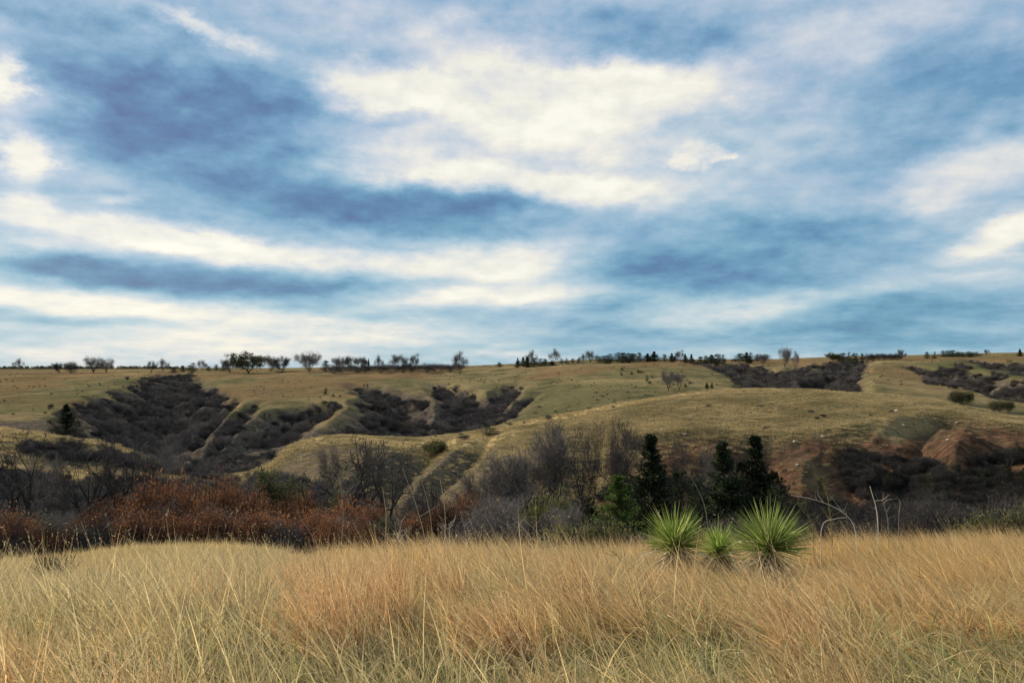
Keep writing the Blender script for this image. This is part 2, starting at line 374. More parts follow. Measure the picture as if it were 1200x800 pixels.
def gold_f(px, r):  # sunlit crests, ridge and bench tops painted as bright gold ground
    gd = 1.3 * sstep(192, 215, r) * (1 - sstep(250, 275, r)) * np.exp(-((px - 670) / 130) ** 2) * sstep(.0, 1, (r - (200 + (px - 560) * .17)) / 12)
    gd = gd + .9 * sstep(155, 161, r) * (1 - sstep(168, 174, r)) * (1 - sstep(260, 300, px)) + .8 * sstep(196, 203, r) * (1 - sstep(208, 214, r)) * (1 - sstep(120, 500, px)) + .8 * sstep(182, 192, r) * (1 - sstep(204, 212, r)) * (1 - sstep(600, 640, px)) * sstep(330, 370, px)
    cr = np.interp(px, PX, ROWS[9][0]); return gd + sstep(cr - 22, cr - 8, r) * (1 - sstep(cr + 5, cr + 20, r)) * sstep(700, 800, px) * .9

# ------------------------------------------------------------------ ground sheet
def ring_mesh():
    th = np.concatenate([np.linspace(-math.pi, -R(40), 90, endpoint=False), np.linspace(-R(40), R(40), 640, endpoint=False), np.linspace(R(40), math.pi, 90, endpoint=False)])
    rr = np.concatenate([[.25], np.geomspace(.5, 30, 90, endpoint=False), np.geomspace(30, 100, 40, endpoint=False), np.linspace(100, 300, 170, endpoint=False),
                         np.linspace(300, 900, 230, endpoint=False), np.geomspace(900, 9000, 50)])
    T, Rr = np.meshgrid(th, rr, indexing='ij'); x = Rr * np.sin(T); y = Rr * np.cos(T)
    z, g, bank, px, r = height(x.ravel(), y.ravel(), True)
    X, Y = x.ravel(), y.ravel()
    nt_, nr = len(th), len(rr)
    idx = np.arange(nt_ * nr).reshape(nt_, nr); nx = np.roll(idx, -1, 0)
    f = np.stack([idx[:, :-1], idx[:, 1:], nx[:, 1:], nx[:, :-1]], -1).reshape(-1, 4)
    v = np.stack([X, Y, z], -1)
    v = np.vstack([v, [[0, 0, -1.62]]]); c0 = len(v) - 1
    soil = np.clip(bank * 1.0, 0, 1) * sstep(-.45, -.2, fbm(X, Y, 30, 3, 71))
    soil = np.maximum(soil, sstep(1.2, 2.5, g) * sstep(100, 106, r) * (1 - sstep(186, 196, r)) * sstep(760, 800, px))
    gold = gold_f(px, r) + (1 - sstep(60, 90, r)) * .25
    green = sstep(205, 225, r) * (1 - sstep(245, 262, r)) * sstep(730, 860, px) * .8 + sstep(400, 520, r) * (1 - sstep(620, 720, r)) * .35 + .5 * sstep(380, 420, r) * (1 - sstep(470, 540, r)) * (np.exp(-((px - 80) / 80) ** 2))
    green = green * (1 - sstep(1.0, 2.5, g)) + .9 * sstep(420, 560, r) * (1 - sstep(700, 900, r)) * sstep(1060, 1120, px)
    green = green + .7 * sstep(265, 285, r) * (1 - sstep(420, 500, r)) * np.exp(-((px - 660) / 130) ** 2)
    rust = sstep(400, 480, r) * sstep(.0, .3, fbm(X, Y * .5, 70, 3, 77)) * .8
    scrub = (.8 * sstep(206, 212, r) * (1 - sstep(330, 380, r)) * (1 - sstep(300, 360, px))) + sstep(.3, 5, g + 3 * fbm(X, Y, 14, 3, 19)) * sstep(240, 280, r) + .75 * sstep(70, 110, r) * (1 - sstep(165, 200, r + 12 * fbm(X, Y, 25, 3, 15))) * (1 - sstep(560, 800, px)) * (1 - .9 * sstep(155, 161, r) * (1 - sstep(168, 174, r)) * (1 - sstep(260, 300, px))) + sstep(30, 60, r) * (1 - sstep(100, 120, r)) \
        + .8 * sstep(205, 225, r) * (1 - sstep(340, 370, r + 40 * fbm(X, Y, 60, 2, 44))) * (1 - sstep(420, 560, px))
    at = dict(soil=soil, gold=np.clip(gold, 0, 1), green=np.clip(green, 0, 1), rust=np.clip(rust, 0, 1), scrub=np.clip(scrub, 0, 1))
    at = {k: np.append(a, 0) for k, a in at.items()}
    faces = f
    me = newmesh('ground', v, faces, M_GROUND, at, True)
    o = obj('ground', me); o['kind'] = 'structure'
    cap = newmesh('ground_patch', np.vstack([v[idx[:, 0]], v[c0:c0 + 1]]), np.stack([np.arange(nt_), np.roll(np.arange(nt_), -1), np.full(nt_, nt_)], -1), M_GROUND,
                  {k: np.append(a[idx[:, 0]], 0) for k, a in at.items()}, True)
    oc = obj('ground', cap); oc['kind'] = 'structure'
ring_mesh()

# ------------------------------------------------------------------ plant materials
def leafy(name, cols, trans=.35, rough=.7, val=(.75, .5)):
    m = mat(name); g = G(m)
    rnd = g.attr('rnd'); t = g.attr('t')
    ramp = g.n('ShaderNodeValToRGB'); g.l(rnd, ramp.inputs[0])
    for i, (p, c) in enumerate(cols):
        e = ramp.color_ramp.elements[i] if i < 2 else ramp.color_ramp.elements.new(p)
        e.position = p; e.color = (*c, 1)
    c = ramp.outputs[0]
    hs = g.n('ShaderNodeHueSaturation'); g.l(c, hs.inputs['Color'])
    oi = g.n('ShaderNodeObjectInfo').outputs['Random']
    g.l(g.m('ADD', g.m('MULTIPLY', oi, val[1]), val[0]), hs.inputs['Value'])
    return m, g, hs.outputs[0], t
def finish(g, c, trans, rough=.7):
    p = g.bsdf(c, rough)
    if trans > 0:
        tr = g.n('ShaderNodeBsdfTranslucent'); g.l(c, tr.inputs[0])
        mx = g.n('ShaderNodeMixShader'); mx.inputs[0].default_value = trans; g.l(p, mx.inputs[1]); g.l(tr.outputs[0], mx.inputs[2]); p = mx.outputs[0]
    g.out(p)
def grass_mat(name, cols, tipc, basec, patch=None, ps=.45):
    m, g, c, t = leafy(name, cols, val=(.8, .45))
    hv = g.n('ShaderNodeHueSaturation'); g.l(c, hv.inputs['Color']); fr = g.m('FRACT', g.m('MULTIPLY', g.attr('rnd'), 57.3)); g.l(g.m('ADD', g.m('MULTIPLY', fr, 1.1), .42), hv.inputs['Value']); c = hv.outputs[0]
    if patch:
        pn = g.noise(ps, 4, .6); c = g.mix(g.m('MULTIPLY', g.st(pn, .45, .62), patch[1]), c, patch[0])
        pos = g.n('ShaderNodeNewGeometry').outputs['Position']
    c = g.mix(g.m('SUBTRACT', 1.0, g.st(t, .02, .62)), c, basec)  # roots darkened to paint in the shade low between blades
    c = g.mix(g.m('MULTIPLY', g.st(t, .75, 1.0), .5), c, tipc)
    finish(g, c, .45, .65)
    return m
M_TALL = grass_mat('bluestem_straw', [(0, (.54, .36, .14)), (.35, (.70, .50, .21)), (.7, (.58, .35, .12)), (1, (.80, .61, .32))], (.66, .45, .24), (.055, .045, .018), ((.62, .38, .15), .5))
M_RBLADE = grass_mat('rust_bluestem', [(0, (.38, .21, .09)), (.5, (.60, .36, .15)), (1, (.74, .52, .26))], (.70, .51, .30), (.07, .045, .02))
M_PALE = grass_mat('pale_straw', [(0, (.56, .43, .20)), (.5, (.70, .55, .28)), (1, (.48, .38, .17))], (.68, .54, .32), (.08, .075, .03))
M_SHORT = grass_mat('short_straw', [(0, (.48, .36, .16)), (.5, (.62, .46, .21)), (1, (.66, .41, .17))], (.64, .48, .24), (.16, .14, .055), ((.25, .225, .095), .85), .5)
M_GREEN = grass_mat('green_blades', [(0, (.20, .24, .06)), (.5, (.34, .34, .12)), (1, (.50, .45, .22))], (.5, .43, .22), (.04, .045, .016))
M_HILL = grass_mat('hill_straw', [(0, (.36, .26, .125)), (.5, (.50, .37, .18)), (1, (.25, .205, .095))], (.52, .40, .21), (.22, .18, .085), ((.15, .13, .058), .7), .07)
def bark_mat(name, a, b):
    m = mat(name); g = G(m); n = g.noise(3, 4, .6)
    oi = g.n('ShaderNodeObjectInfo').outputs['Random']
    c = g.mix(g.st(n, .3, .7), a, b); hs = g.n('ShaderNodeHueSaturation'); g.l(c, hs.inputs['Color'])
    g.l(g.m('ADD', g.m('MULTIPLY', oi, 1.3), .45), hs.inputs['Value'])
    g.out(g.bsdf(hs.outputs[0], .95)); return m
M_BARK = bark_mat('bark', (.035, .028, .024), (.075, .06, .05))
M_TWIG = bark_mat('twigs', (.085, .070, .058), (.155, .128, .105))
M_BRUSH = bark_mat('brush_twigs', (.048, .040, .037), (.105, .088, .080))
M_FAR = bark_mat('distant_twigs', (.085, .075, .067), (.15, .132, .115))
M_PALEBARK = bark_mat('weathered_wood', (.28, .24, .19), (.45, .39, .3))
def fol_mat(name, cols, tr=.25, val=(.7, .6)):
    m, g, c, t = leafy(name, cols, val=val); finish(g, c, tr, .75); return m
M_CEDAR = fol_mat('cedar_foliage', [(0, (.010, .018, .009)), (.5, (.026, .036, .015)), (1, (.075, .085, .030))])
M_CEDARG = fol_mat('green_cedar_foliage', [(0, (.06, .095, .018)), (.5, (.125, .18, .034)), (1, (.20, .25, .06))])
M_RTWIG = bark_mat('reddish_twigs', (.065, .034, .026), (.13, .066, .045))
M_RUST = fol_mat('rust_leaves', [(0, (.09, .038, .021)), (.5, (.21, .085, .038)), (1, (.32, .16, .07))], .25, (.4, 1.3))
M_BUD = fol_mat('budding_leaves', [(0, (.06, .065, .025)), (.5, (.11, .11, .045)), (1, (.16, .15, .06))])
M_OLIVE = fol_mat('olive_leaves', [(0, (.07, .075, .02)), (.5, (.14, .14, .04)), (1, (.22, .18, .07))])
M_YUCCA = fol_mat('yucca_leaf', [(0, (.10, .17, .018)), (.5, (.24, .34, .045)), (1, (.52, .54, .18))], .35, (.6, .8))
M_DEAD = fol_mat('dead_leaf', [(0, (.26, .19, .12)), (.5, (.46, .35, .21)), (1, (.62, .52, .35))], .2)
def rock_mat():
    m = mat('limestone'); g = G(m); n = g.noise(4, 5, .65)
    g.out(g.bsdf(g.mix(g.st(n, .3, .7), (.38, .31, .22), (.66, .56, .42)), .9, n, .6, .1)); return m
M_ROCK = rock_mat()

# ------------------------------------------------------------------ mesh generators
def blades(n, seed, length, width, spread, lean, curl, segs=4, lrnd=.35, seed_head=0, az_spread=math.pi, leandir=math.pi):
    """tapering curved ribbons; lean = mean tilt (rad) towards leandir"""
    g = np.random.default_rng(seed)
    ln = length * (1 + lrnd * g.uniform(-1, .6, n)); a = g.uniform(-az_spread, az_spread, n) + leandir
    bx = g.normal(0, spread, n); by = g.normal(0, spread, n)
    til0 = np.abs(g.normal(.06, .16, n)); cu = curl * g.uniform(.2, 1.4, n)
    V = []; T = []; Rn = []; rnd = g.uniform(0, 1, n); face = g.uniform(0, math.pi, n)
    px_, py_, pz_ = bx.copy(), by.copy(), np.full(n, -.03)
    w0 = width * g.uniform(.6, 1.3, n)
    for s in range(segs + 1):
        t = s / segs; w = w0 * (1 - t ** 2.2) * .5 if s < segs else w0 * .03
        wx = np.cos(face) * w; wy = np.sin(face) * w
        V.append(np.stack([px_ - wx, py_ - wy, pz_], -1)); V.append(np.stack([px_ + wx, py_ + wy, pz_], -1))
        T += [np.full(n, t)] * 2; Rn += [rnd] * 2
        ang = til0 + cu * (t + .1)
        dx = np.sin(ang) * np.cos(a) + lean * (t * .8 + .5) * math.cos(leandir); dy = np.sin(ang) * np.sin(a) + lean * (t * .8 + .5) * math.sin(leandir); dz = np.cos(ang)
        m = np.sqrt(dx * dx + dy * dy + dz * dz); st = ln / segs
        px_ = px_ + dx / m * st; py_ = py_ + dy / m * st; pz_ = pz_ + dz / m * st
    V = np.stack(V, 1).reshape(-1, 3); T = np.stack(T, 1).ravel(); Rn = np.stack(Rn, 1).ravel(); K = 2 * (segs + 1)
    base = (np.arange(n) * K)[:, None]; q = np.array([[2 * s, 2 * s + 1, 2 * s + 3, 2 * s + 2] for s in range(segs)])
    Fc = (base[:, :, None] + q[None]).reshape(-1, 4)
    if seed_head:      # small seed tufts along the top third of some blades
        top = V.reshape(n, K, 3); sel = np.arange(0, n, max(1, int(1 / seed_head)))
        ev, ef, et, er = [], [], [], []; o = len(V)
        for i in sel:
            for k in range(9):
                u = g.uniform(.62, 1.0) * segs; s = min(int(u), segs - 1); fr = u - s
                c = (top[i, 2 * s] + top[i, 2 * s + 1]) / 2 * (1 - fr) + (top[i, 2 * s + 2] + top[i, 2 * s + 3]) / 2 * fr
                d = g.normal(0, 1, 3); d[2] = abs(d[2]) + .8; d *= .020 / np.linalg.norm(d); p = g.normal(0, 1, 3); p *= .0022 / np.linalg.norm(p)
                ev += [c - p, c + p, c + d + p * .6, c + d - p * .6]; ef.append([o, o + 1, o + 2, o + 3]); o += 4; et += [1.0] * 4; er += [.95] * 4
        V = np.vstack([V, ev]); Fc = np.vstack([Fc, ef]); T = np.append(T, et); Rn = np.append(Rn, er)
    return V, Fc, dict(t=T, rnd=Rn)

def tubes(S, sides=3):
    """S rows: x0 y0 z0 x1 y1 z1 r0 r1 -> open prisms"""
    S = np.asarray(S, float); n = len(S); p0, p1 = S[:, :3], S[:, 3:6]; d = p1 - p0; d /= np.linalg.norm(d, axis=1)[:, None] + 1e-9
    up = np.where(np.abs(d[:, 2:3]) < .9, np.array([[0, 0, 1.]]), np.array([[1., 0, 0]]))
    u = np.cross(d, up); u /= np.linalg.norm(u, axis=1)[:, None]; w = np.cross(d, u)
    V = []
    for pp, rr in ((p0, S[:, 6:7]), (p1, S[:, 7:8])):
        for k in range(sides):
            a = 2 * math.pi * k / sides; V.append(pp + (u * math.cos(a) + w * math.sin(a)) * rr)
    V = np.stack(V, 1).reshape(-1, 3); b = (np.arange(n) * 2 * sides)[:, None, None]
    q = np.array([[k, (k + 1) % sides, sides + (k + 1) % sides, sides + k] for k in range(sides)])
    return V, (b + q[None]).reshape(-1, 4)

def grow(seed, H=10.0, trunk=.25, limbs=4, levels=6, ang=.5, wide=1.0, r0=.22, ratio=.76, curve=.16, twig_r=.012, side=.8, stems=1, up=.12):
    """branch skeleton of a leafless tree; returns thick and thin segments"""
    g = random.Random(seed); thick, thin, tips = [], [], []
    def rotv(v, a):
        ax = Vector((g.gauss(0, 1), g.gauss(0, 1), g.gauss(0, 1))); ax = (ax - ax.dot(v) * v)
        return (Matrix.Rotation(a, 3, ax.normalized()) @ v).normalized()
    def branch(p, d, ln, r, lev):
        segs = 3 if lev <= 2 else 2; rr = r; path = [p.copy()]
        for s in range(segs):
            d = rotv(d, g.gauss(0, curve)); d = (d + Vector((0, 0, up))).normalized()
            q = p + d * ln / segs; r1 = max(rr * .86, twig_r * .6)
            (thick if lev <= 2 else thin).append((*p, *q, rr, r1)); p = q; rr = r1; path.append(p.copy())
        if lev >= levels:
            tips.append(p); return
        k = 2 if g.random() < .55 else 3
        for c in range(k):
            branch(p, rotv(d, abs(g.gauss(ang, .16))), ln * ratio * g.uniform(.75, 1.15), max(rr * g.uniform(.55, .8), twig_r * .7), lev + 1)
        if lev >= 1 and g.random() < side:
            i = g.randint(1, len(path) - 1); branch(path[i], rotv(d, g.uniform(.6, 1.1)), ln * ratio * .7, max(rr * .45, twig_r * .6), min(lev + 2, levels))
    for s in range(stems):
        a = 2 * math.pi * s / stems + g.uniform(-.5, .5)
        d0 = Vector((math.cos(a) * .45, math.sin(a) * .45, 1)).normalized() if stems > 1 else Vector((g.uniform(-.12, .12), g.uniform(-.12, .12), 1)).normalized()
        p = Vector((math.cos(a) * .03 * H, math.sin(a) * .03 * H, -.05 * H)) if stems > 1 else Vector((0, 0, -.04 * H))
        tl = H * trunk; rr = r0
        for s2 in range(3):
            d0 = rotv(d0, .07); q = p + d0 * tl / 3; thick.append((*p, *q, rr * (1.25 if s2 == 0 else 1), rr * .88)); p = q; rr *= .88
        for k in range(limbs):
            a2 = 2 * math.pi * (k + g.random() * .6) / limbs; til = g.uniform(.25, .75) * wide
            d = (d0 + Vector((math.cos(a2) * til, math.sin(a2) * til, 0))).normalized()
            branch(p - d0 * g.uniform(0, .25) * tl, d, H * .24 * g.uniform(.8, 1.2), rr * g.uniform(.5, .75), 1)
    allp = np.array(thick + thin); top = allp[:, 5].max(); rad = np.percentile(np.hypot(allp[:, 3], allp[:, 4]), 97)
    k = H / top; sc = lambda A: np.array(A) * np.array([k] * 6 + [1, 1])
    return sc(thick), sc(thin), [t * k for t in tips], rad * k
def leafcards(cent, n_each, rad, size, seed, asp=.45, outw=None):
    g = np.random.default_rng(seed); C = np.repeat(np.asarray(cent, float), n_each, 0); n = len(C)
    C = C + g.normal(0, rad, (n, 3)); d = g.normal(0, 1, (n, 3))
    if outw is not None: d += np.repeat(outw, n_each, 0) * 1.6
    d /= np.linalg.norm(d, axis=1)[:, None]; u = np.cross(d, g.normal(0, 1, (n, 3))); u /= np.linalg.norm(u, axis=1)[:, None]
    s = size * g.uniform(.6, 1.4, (n, 1)); a = C; b = C + d * s * .5 + u * s * asp * .5; c = C + d * s; e = C + d * s * .5 - u * s * asp * .5
    V = np.stack([a, b, c, e], 1).reshape(-1, 3); Fc = np.arange(4 * n).reshape(-1, 4); rn = np.repeat(g.uniform(0, 1, n), 4)
    return V, Fc, dict(t=np.tile([0, .5, 1, .5], n), rnd=rn)

# --- prototypes: each kind is a list of dicts {H, rad, parts:[(part name, mesh)]}
def tree_proto(seed, leaf=None, bark=M_BARK, twig=M_TWIG, leaf_size=.22, leaf_n=3, fuzz=(4, .75, .035, 900), **k):
    th, tn, tips, rad = grow(seed, **k)
    v, f = tubes(th, 6); trunk = newmesh('trunk', v, f, bark, None, True)
    v, f = tubes(tn, 3)
    if fuzz:
        mid = (tn[:, :3] + tn[:, 3:6]) / 2; big = mid[::max(1, len(mid) // fuzz[3])]
        ow = big - np.array([0, 0, k.get('H', 10) * .35]); ow /= np.linalg.norm(ow, axis=1)[:, None] + 1e-6
        v2, f2, _ = leafcards(big, fuzz[0], fuzz[1] * .45, fuzz[1], seed + 9, fuzz[2], ow * .7)
        v, f = np.vstack([v, v2]), np.vstack([f, f2 + len(v)])
    crown = newmesh('crown', v, f, twig)
    parts = [('trunk', trunk), ('crown', crown)]
    if leaf:
        v, f, at = leafcards([tuple(t) for t in tips], leaf_n, .25, leaf_size, seed); parts.append(('foliage', newmesh('foliage', v, f, leaf, at)))
    return dict(H=k.get('H', 10.0), rad=rad, parts=parts)
def cedar_proto(seed, H=8.0, wid=.26, m=M_CEDAR, dens=760, size=.30, round_=.0):
    g = np.random.default_rng(seed); cent, outw = [], []
    n_wh = 26
    lob = g.uniform(.42, 1.45, (n_wh, 9))
    for i in range(int(dens / 5)):
        t = g.uniform(0, 1) ** 1.2; a = g.uniform(0, 2 * math.pi); prof = (1 - t) ** (1.25 - .75 * round_) * min(1, .6 + t * 3.5) + .02
        rr = H * wid * prof * g.uniform(.55, 1.25); z0 = H * (.05 + .9 * t); lift = g.uniform(.0, .5)
        for k in range(6):
            u = (k + 1.2) / 6 * g.uniform(.85, 1.05)
            cent.append((rr * u * math.cos(a), rr * u * math.sin(a), min(z0 + rr * lift * u * u, H * .985))); outw.append((math.cos(a), math.sin(a), .6))
    spr = size * .62 * np.repeat((.25 + .85 * (1 - np.array([c[2] for c in cent]) / H))[:, None], 18, 0)
    v, f, at = leafcards(cent, 18, spr, size * .62, seed + 1, .35, np.array(outw))
    crown = newmesh('crown', v, f, m, at)
    S = [(0, 0, -.04 * H, 0.02 * H, 0, .5 * H, .028 * H, .016 * H), (.02 * H, 0, .5 * H, 0, 0, .95 * H, .016 * H, .004 * H)]
    for i in range(26):
        z = H * g.uniform(.08, .85); a = g.uniform(0, 6.28); l = H * wid * (1 - z / H) ** .8 * .8
        S.append((0, 0, z, l * math.cos(a), l * math.sin(a), z + l * .3, .008 * H, .002 * H))
    v, f = tubes(S, 5); trunk = newmesh('trunk', v, f, M_BARK, None, True)
    return dict(H=H, rad=H * wid * .9, parts=[('trunk', trunk), ('crown', crown)])
TREE = [tree_proto(100 + i, twig=M_BARK, H=10, trunk=.2, limbs=4, levels=6, ang=.56, wide=1.5, curve=.24, up=.04, r0=.8, twig_r=.032, fuzz=(2, .6, .045, 500)) for i in range(4)]           # spreading cottonwoods
TREEL = [tree_proto(120 + i, H=10, trunk=.2, limbs=4, levels=6, ang=.40, wide=1.1, r0=.42, twig_r=.03, fuzz=(5, .7, .04, 900)) for i in range(3)]
SLIM = [tree_proto(140 + i, H=10, trunk=.22, limbs=3, levels=5, ang=.36, wide=.6, r0=.16, stems=2) for i in range(3)]   # narrow multi-stemmed
FARS = [tree_proto(160 + i, twig=M_FAR, H=8, trunk=.14, limbs=5, levels=6, ang=.44, wide=1.5, r0=.26, twig_r=.035, fuzz=(4, .9, .05, 600)) for i in range(3)]
ROUND = [tree_proto(170 + i, H=8, trunk=.12, limbs=7, levels=6, ang=.42, wide=1.9, r0=.22, twig_r=.035, twig=M_FAR, fuzz=(4, .9, .06, 900)) for i in range(2)]
BUD = [tree_proto(190 + i, leaf=M_BUD, H=8, trunk=.12, limbs=7, levels=6, ang=.42, wide=1.8, r0=.2, leaf_size=.42, leaf_n=5) for i in range(2)]
def shrub_proto(seed, leaf=None, twig=M_BRUSH, H=3.0, ls=.14, ln=3, **k):
    kk = dict(H=H, trunk=.12, limbs=3, levels=4, ang=.5, wide=1.4, r0=.035, stems=8, twig_r=.014, ratio=.8, fuzz=(5, .5, .05, 420)); kk.update(k)
    return tree_proto(seed, leaf=leaf, bark=twig, twig=twig, leaf_size=ls, leaf_n=ln, **kk)
BRUSH = [shrub_proto(200 + i) for i in range(5)]
RUSTS = [shrub_proto(220 + i, M_RUST, ls=.13, ln=14, wide=1.8, stems=10, twig=M_RTWIG) for i in range(3)]
OLIVES = [shrub_proto(240 + i, M_OLIVE, ls=.22, ln=7) for i in range(2)]
CEDAR = [cedar_proto(300 + i, wid=w) for i, w in enumerate((.28, .38, .33))]
CEDFAT = [cedar_proto(310 + i, wid=w, round_=1.0, dens=500) for i, w in enumerate((.42, .5))]
CEDG = [cedar_proto(320, wid=.34, m=M_CEDARG, round_=.6)]

# ------------------------------------------------------------------ things placed on the terrain
def ground_at(px, py, rmin=60, rmax=1400):
    """where the sight line through (px, py) first meets the ground"""
    t = math.atan((px - 600) / F); rr = np.concatenate([np.linspace(rmin, 300, 400), np.linspace(301, rmax, 900)])
    rr = rr[(rr >= rmin) & (rr <= rmax)]
    x = rr * math.sin(t); y = rr * math.cos(t); z = height(x, y); _, q = project(x, y, z)
    hit = np.where(q <= py)[0]
    k = hit[0] if len(hit) else int(np.argmin(np.abs(q - py)))
    return x[k], y[k], z[k], rr[k]
NAMES = {}
def plant(kind, name, cat, label, px, r=None, base=None, top=None, w=None, H=None, group=None, rmin=60, var=None, rot=None):
    """stand one tree/shrub: r = distance or base = image row of its foot; top = image row of its tip; w = width in px"""
    if group and r and r > 700 and cat == 'tree' and 'cedar' in label:
        w = (w or 9) * random.uniform(.9, 2.1); top += random.uniform(-.8, 1.6); r += random.uniform(-25, 25); px += random.uniform(-2, 2)
        if random.random() < .45: kind = CEDFAT
    if r is None: x, y, z, r = ground_at(px, base, rmin)
    else: x, y = pr(px, r); z = hz(x, y)
    if H is None:
        ztop = (400 - top) / F * y; ztop = y * math.tan(math.atan((400 - top) / F) + PITCH); H = max(ztop - z, .4)
    p = kind[(var if var is not None else random.randrange(len(kind))) % len(kind)]
    k = H / p['H']; kx = (w / F * y / 2) / p['rad'] if w else k * random.uniform(.85, 1.2)
    o = bpy.data.objects.new(name, None); o.empty_display_size = .5; col.objects.link(o)
    o.location = (x, y, z - .02 * H); o.rotation_euler = (0, 0, rot if rot is not None else random.uniform(0, 6.28)); o.scale = (kx, kx, k)
    tag(o, label, cat, group)
    for pn, me in p['parts']:
        c = bpy.data.objects.new(pn, me); col.objects.link(c); c.parent = o
    return o

B, C_, S_, L_ = 'bare_tree', 'cedar_tree', 'shrub', 'leafy_tree'
# ---- skyline, left to right
plant(FARS, B, 'tree', 'faint bare tree standing alone on the far left skyline', 22, r=1300, top=419, w=12)
plant(ROUND, B, 'tree', 'low round bare tree at the left end of the skyline clump', 70, r=860, top=424, w=17)
plant(BRUSH, S_, 'shrub', 'dense dark shrub between two bare trees of the left skyline clump', 84, r=850, top=423, w=16)
plant(FARS, B, 'tree', 'taller spreading bare tree of the left skyline clump', 110, r=850, top=417, w=26)
plant(FARS, B, 'tree', 'bare tree at the right end of the left skyline clump', 125, r=860, top=419, w=20)
plant(FARS, B, 'tree', 'thin bare tree above the head of the dark gully', 178, r=860, top=422, w=10)
plant(FARS, B, 'tree', 'forked bare tree tallest above the head of the dark gully', 191, r=870, top=419, w=14)
plant(FARS, B, 'tree', 'pale thin bare tree between tiny dark cedars on the skyline', 237, r=880, top=421, w=11)
for i, (px, tp) in enumerate([(205, 428), (213, 426), (224, 427), (228, 425), (246, 427), (254, 426), (262, 426)]):
    plant(CEDFAT, C_, 'tree', 'tiny dark cedar in the row left of the large rounded tree', px, r=880, top=tp, w=9, group='tiny cedars on the left skyline')
plant(BUD, L_, 'tree', 'large rounded greenish tree on the skyline, widest of all', 292, r=800, top=412, w=46)
plant(ROUND, B, 'tree', 'low grey tree leaning on the left side of the large rounded tree', 270, r=810, top=419, w=22)
plant(ROUND, B, 'tree', 'grey bare tree just right of the large rounded greenish tree', 317, r=820, top=417, w=20)
plant(ROUND, B, 'tree', 'second grey bare tree right of the large rounded greenish tree', 331, r=815, top=417, w=18)
plant(ROUND, B, 'tree', 'domed grey bare tree with fanning branches on the skyline', 363, r=780, top=411.5, w=32)
plant(CEDFAT, S_, 'shrub', 'dark low bush at the right foot of the domed grey tree', 382, r=770, top=421, w=17)
for px, tp, w_, lab in [(399, 417, 20, 'left tree of the grey skyline trio'), (411, 416, 18, 'middle tree of the grey skyline trio'), (423, 417, 15, 'right tree of the grey skyline trio')]:
    plant(ROUND, B, 'tree', lab + ' beside the dark hedge line', px, r=800, top=tp, w=w_, group='grey trees on the skyline')
plant(CEDAR, C_, 'tree', 'small dark upright cedar right of the grey skyline trio', 432, r=780, top=419, w=7)
plant(FARS, B, 'tree', 'crooked thin dark tree on the skyline above the hedge', 444, r=780, top=415, w=11)
plant(FARS, B, 'tree', 'wide pale bare tree above the hedge, forked low', 463, r=790, top=414, w=24)
plant(FARS, B, 'tree', 'smaller pale bare tree touching the wide forked one', 475, r=790, top=417, w=14)
plant(FARS, B, 'tree', 'round headed bare tree above the right half of the hedge', 487, r=800, top=413, w=16)
plant(FARS, B, 'tree', 'lone dark bare tree on the bare skyline left of centre', 539, r=700, top=410, w=20, var=1)
for i, px in enumerate(range(392, 542, 9)):
    plant(BRUSH, S_, 'shrub', 'low dark shrub in the hedge line below the skyline trees', px, r=730 + 20 * (i % 3), top=427 - 1.5 * (i / 15) + random.uniform(-1, 1), w=random.uniform(14, 22), group='hedge under the left skyline trees')
plant(CEDFAT, S_, 'shrub', 'low dark mound of shrub alone on the skyline', 585, r=800, top=424, w=12)
for i, px in enumerate((606, 613, 619, 626, 633, 640, 646)):
    plant(CEDAR, C_, 'tree', 'small dark cedar in the clump left of centre skyline', px, r=760, top=(417, 418, 416, 417, 419, 420, 421)[i], w=9, group='cedar clump with two bare trees')
plant(FARS, B, 'tree', 'bare tree rising out of the small cedar clump', 623, r=765, top=409, w=14)
plant(FARS, B, 'tree', 'tall bare tree just right of the small cedar clump', 650, r=760, top=407.5, w=14)
for px in (658, 664, 671, 678):
    plant(CEDFAT, S_, 'shrub', 'low dark shrub between two bare skyline trees', px, r=760, top=419.5, w=9, group='low shrubs on the centre skyline')
plant(FARS, B, 'tree', 'dark bare tree at the left tip of the long cedar grove', 692, r=740, top=410, w=16)
plant(FARS, B, 'tree', 'small bare tree left of the dark bare tree by the cedar grove', 683, r=745, top=414, w=9)
for i, px in enumerate(range(702, 772, 7)):
    plant(CEDAR if i > 7 else CEDFAT, C_, 'tree', 'dark cedar in the long grove on the centre skyline', px, r=730, top=(416, 414.5, 414, 413, 412.5, 413, 413, 412.5, 413, 411)[i % 10], w=13, group='long cedar grove')
for i, px in enumerate((779, 786, 792, 802, 812, 819, 826, 834, 840, 847)):
    plant(CEDAR, C_, 'tree', 'dark pointed cedar in the grove right of centre skyline', px, r=740, top=(414, 413, 415, 413, 414, 416, 415, 414, 413.5, 415)[i], w=11, group='pointed cedar grove')
plant(FARS, B, 'tree', 'bare tree standing among the pointed cedars', 797, r=730, top=409.5, w=15)
for i, px in enumerate((867, 873, 880, 887)):
    plant(CEDAR, C_, 'tree', 'dark cedar in the small stand left of the lone round tree', px, r=740, top=(413, 412, 412, 414)[i], w=10, group='small cedar stand')
plant(BRUSH, S_, 'shrub', 'dark leafless thicket left of the lone round tree', 894, r=720, top=414, w=20)
plant(ROUND, B, 'tree', 'lone lollipop shaped tree on the right skyline', 919, r=640, top=405.5, base=None, w=16)
plant(FARS, B, 'tree', 'smaller twiggy tree right of the lone lollipop tree', 932, r=650, top=410, w=10)
plant(BUD, S_, 'shrub', 'bright green bush at the left of the right skyline hedge', 979, r=700, top=412.5, w=18)
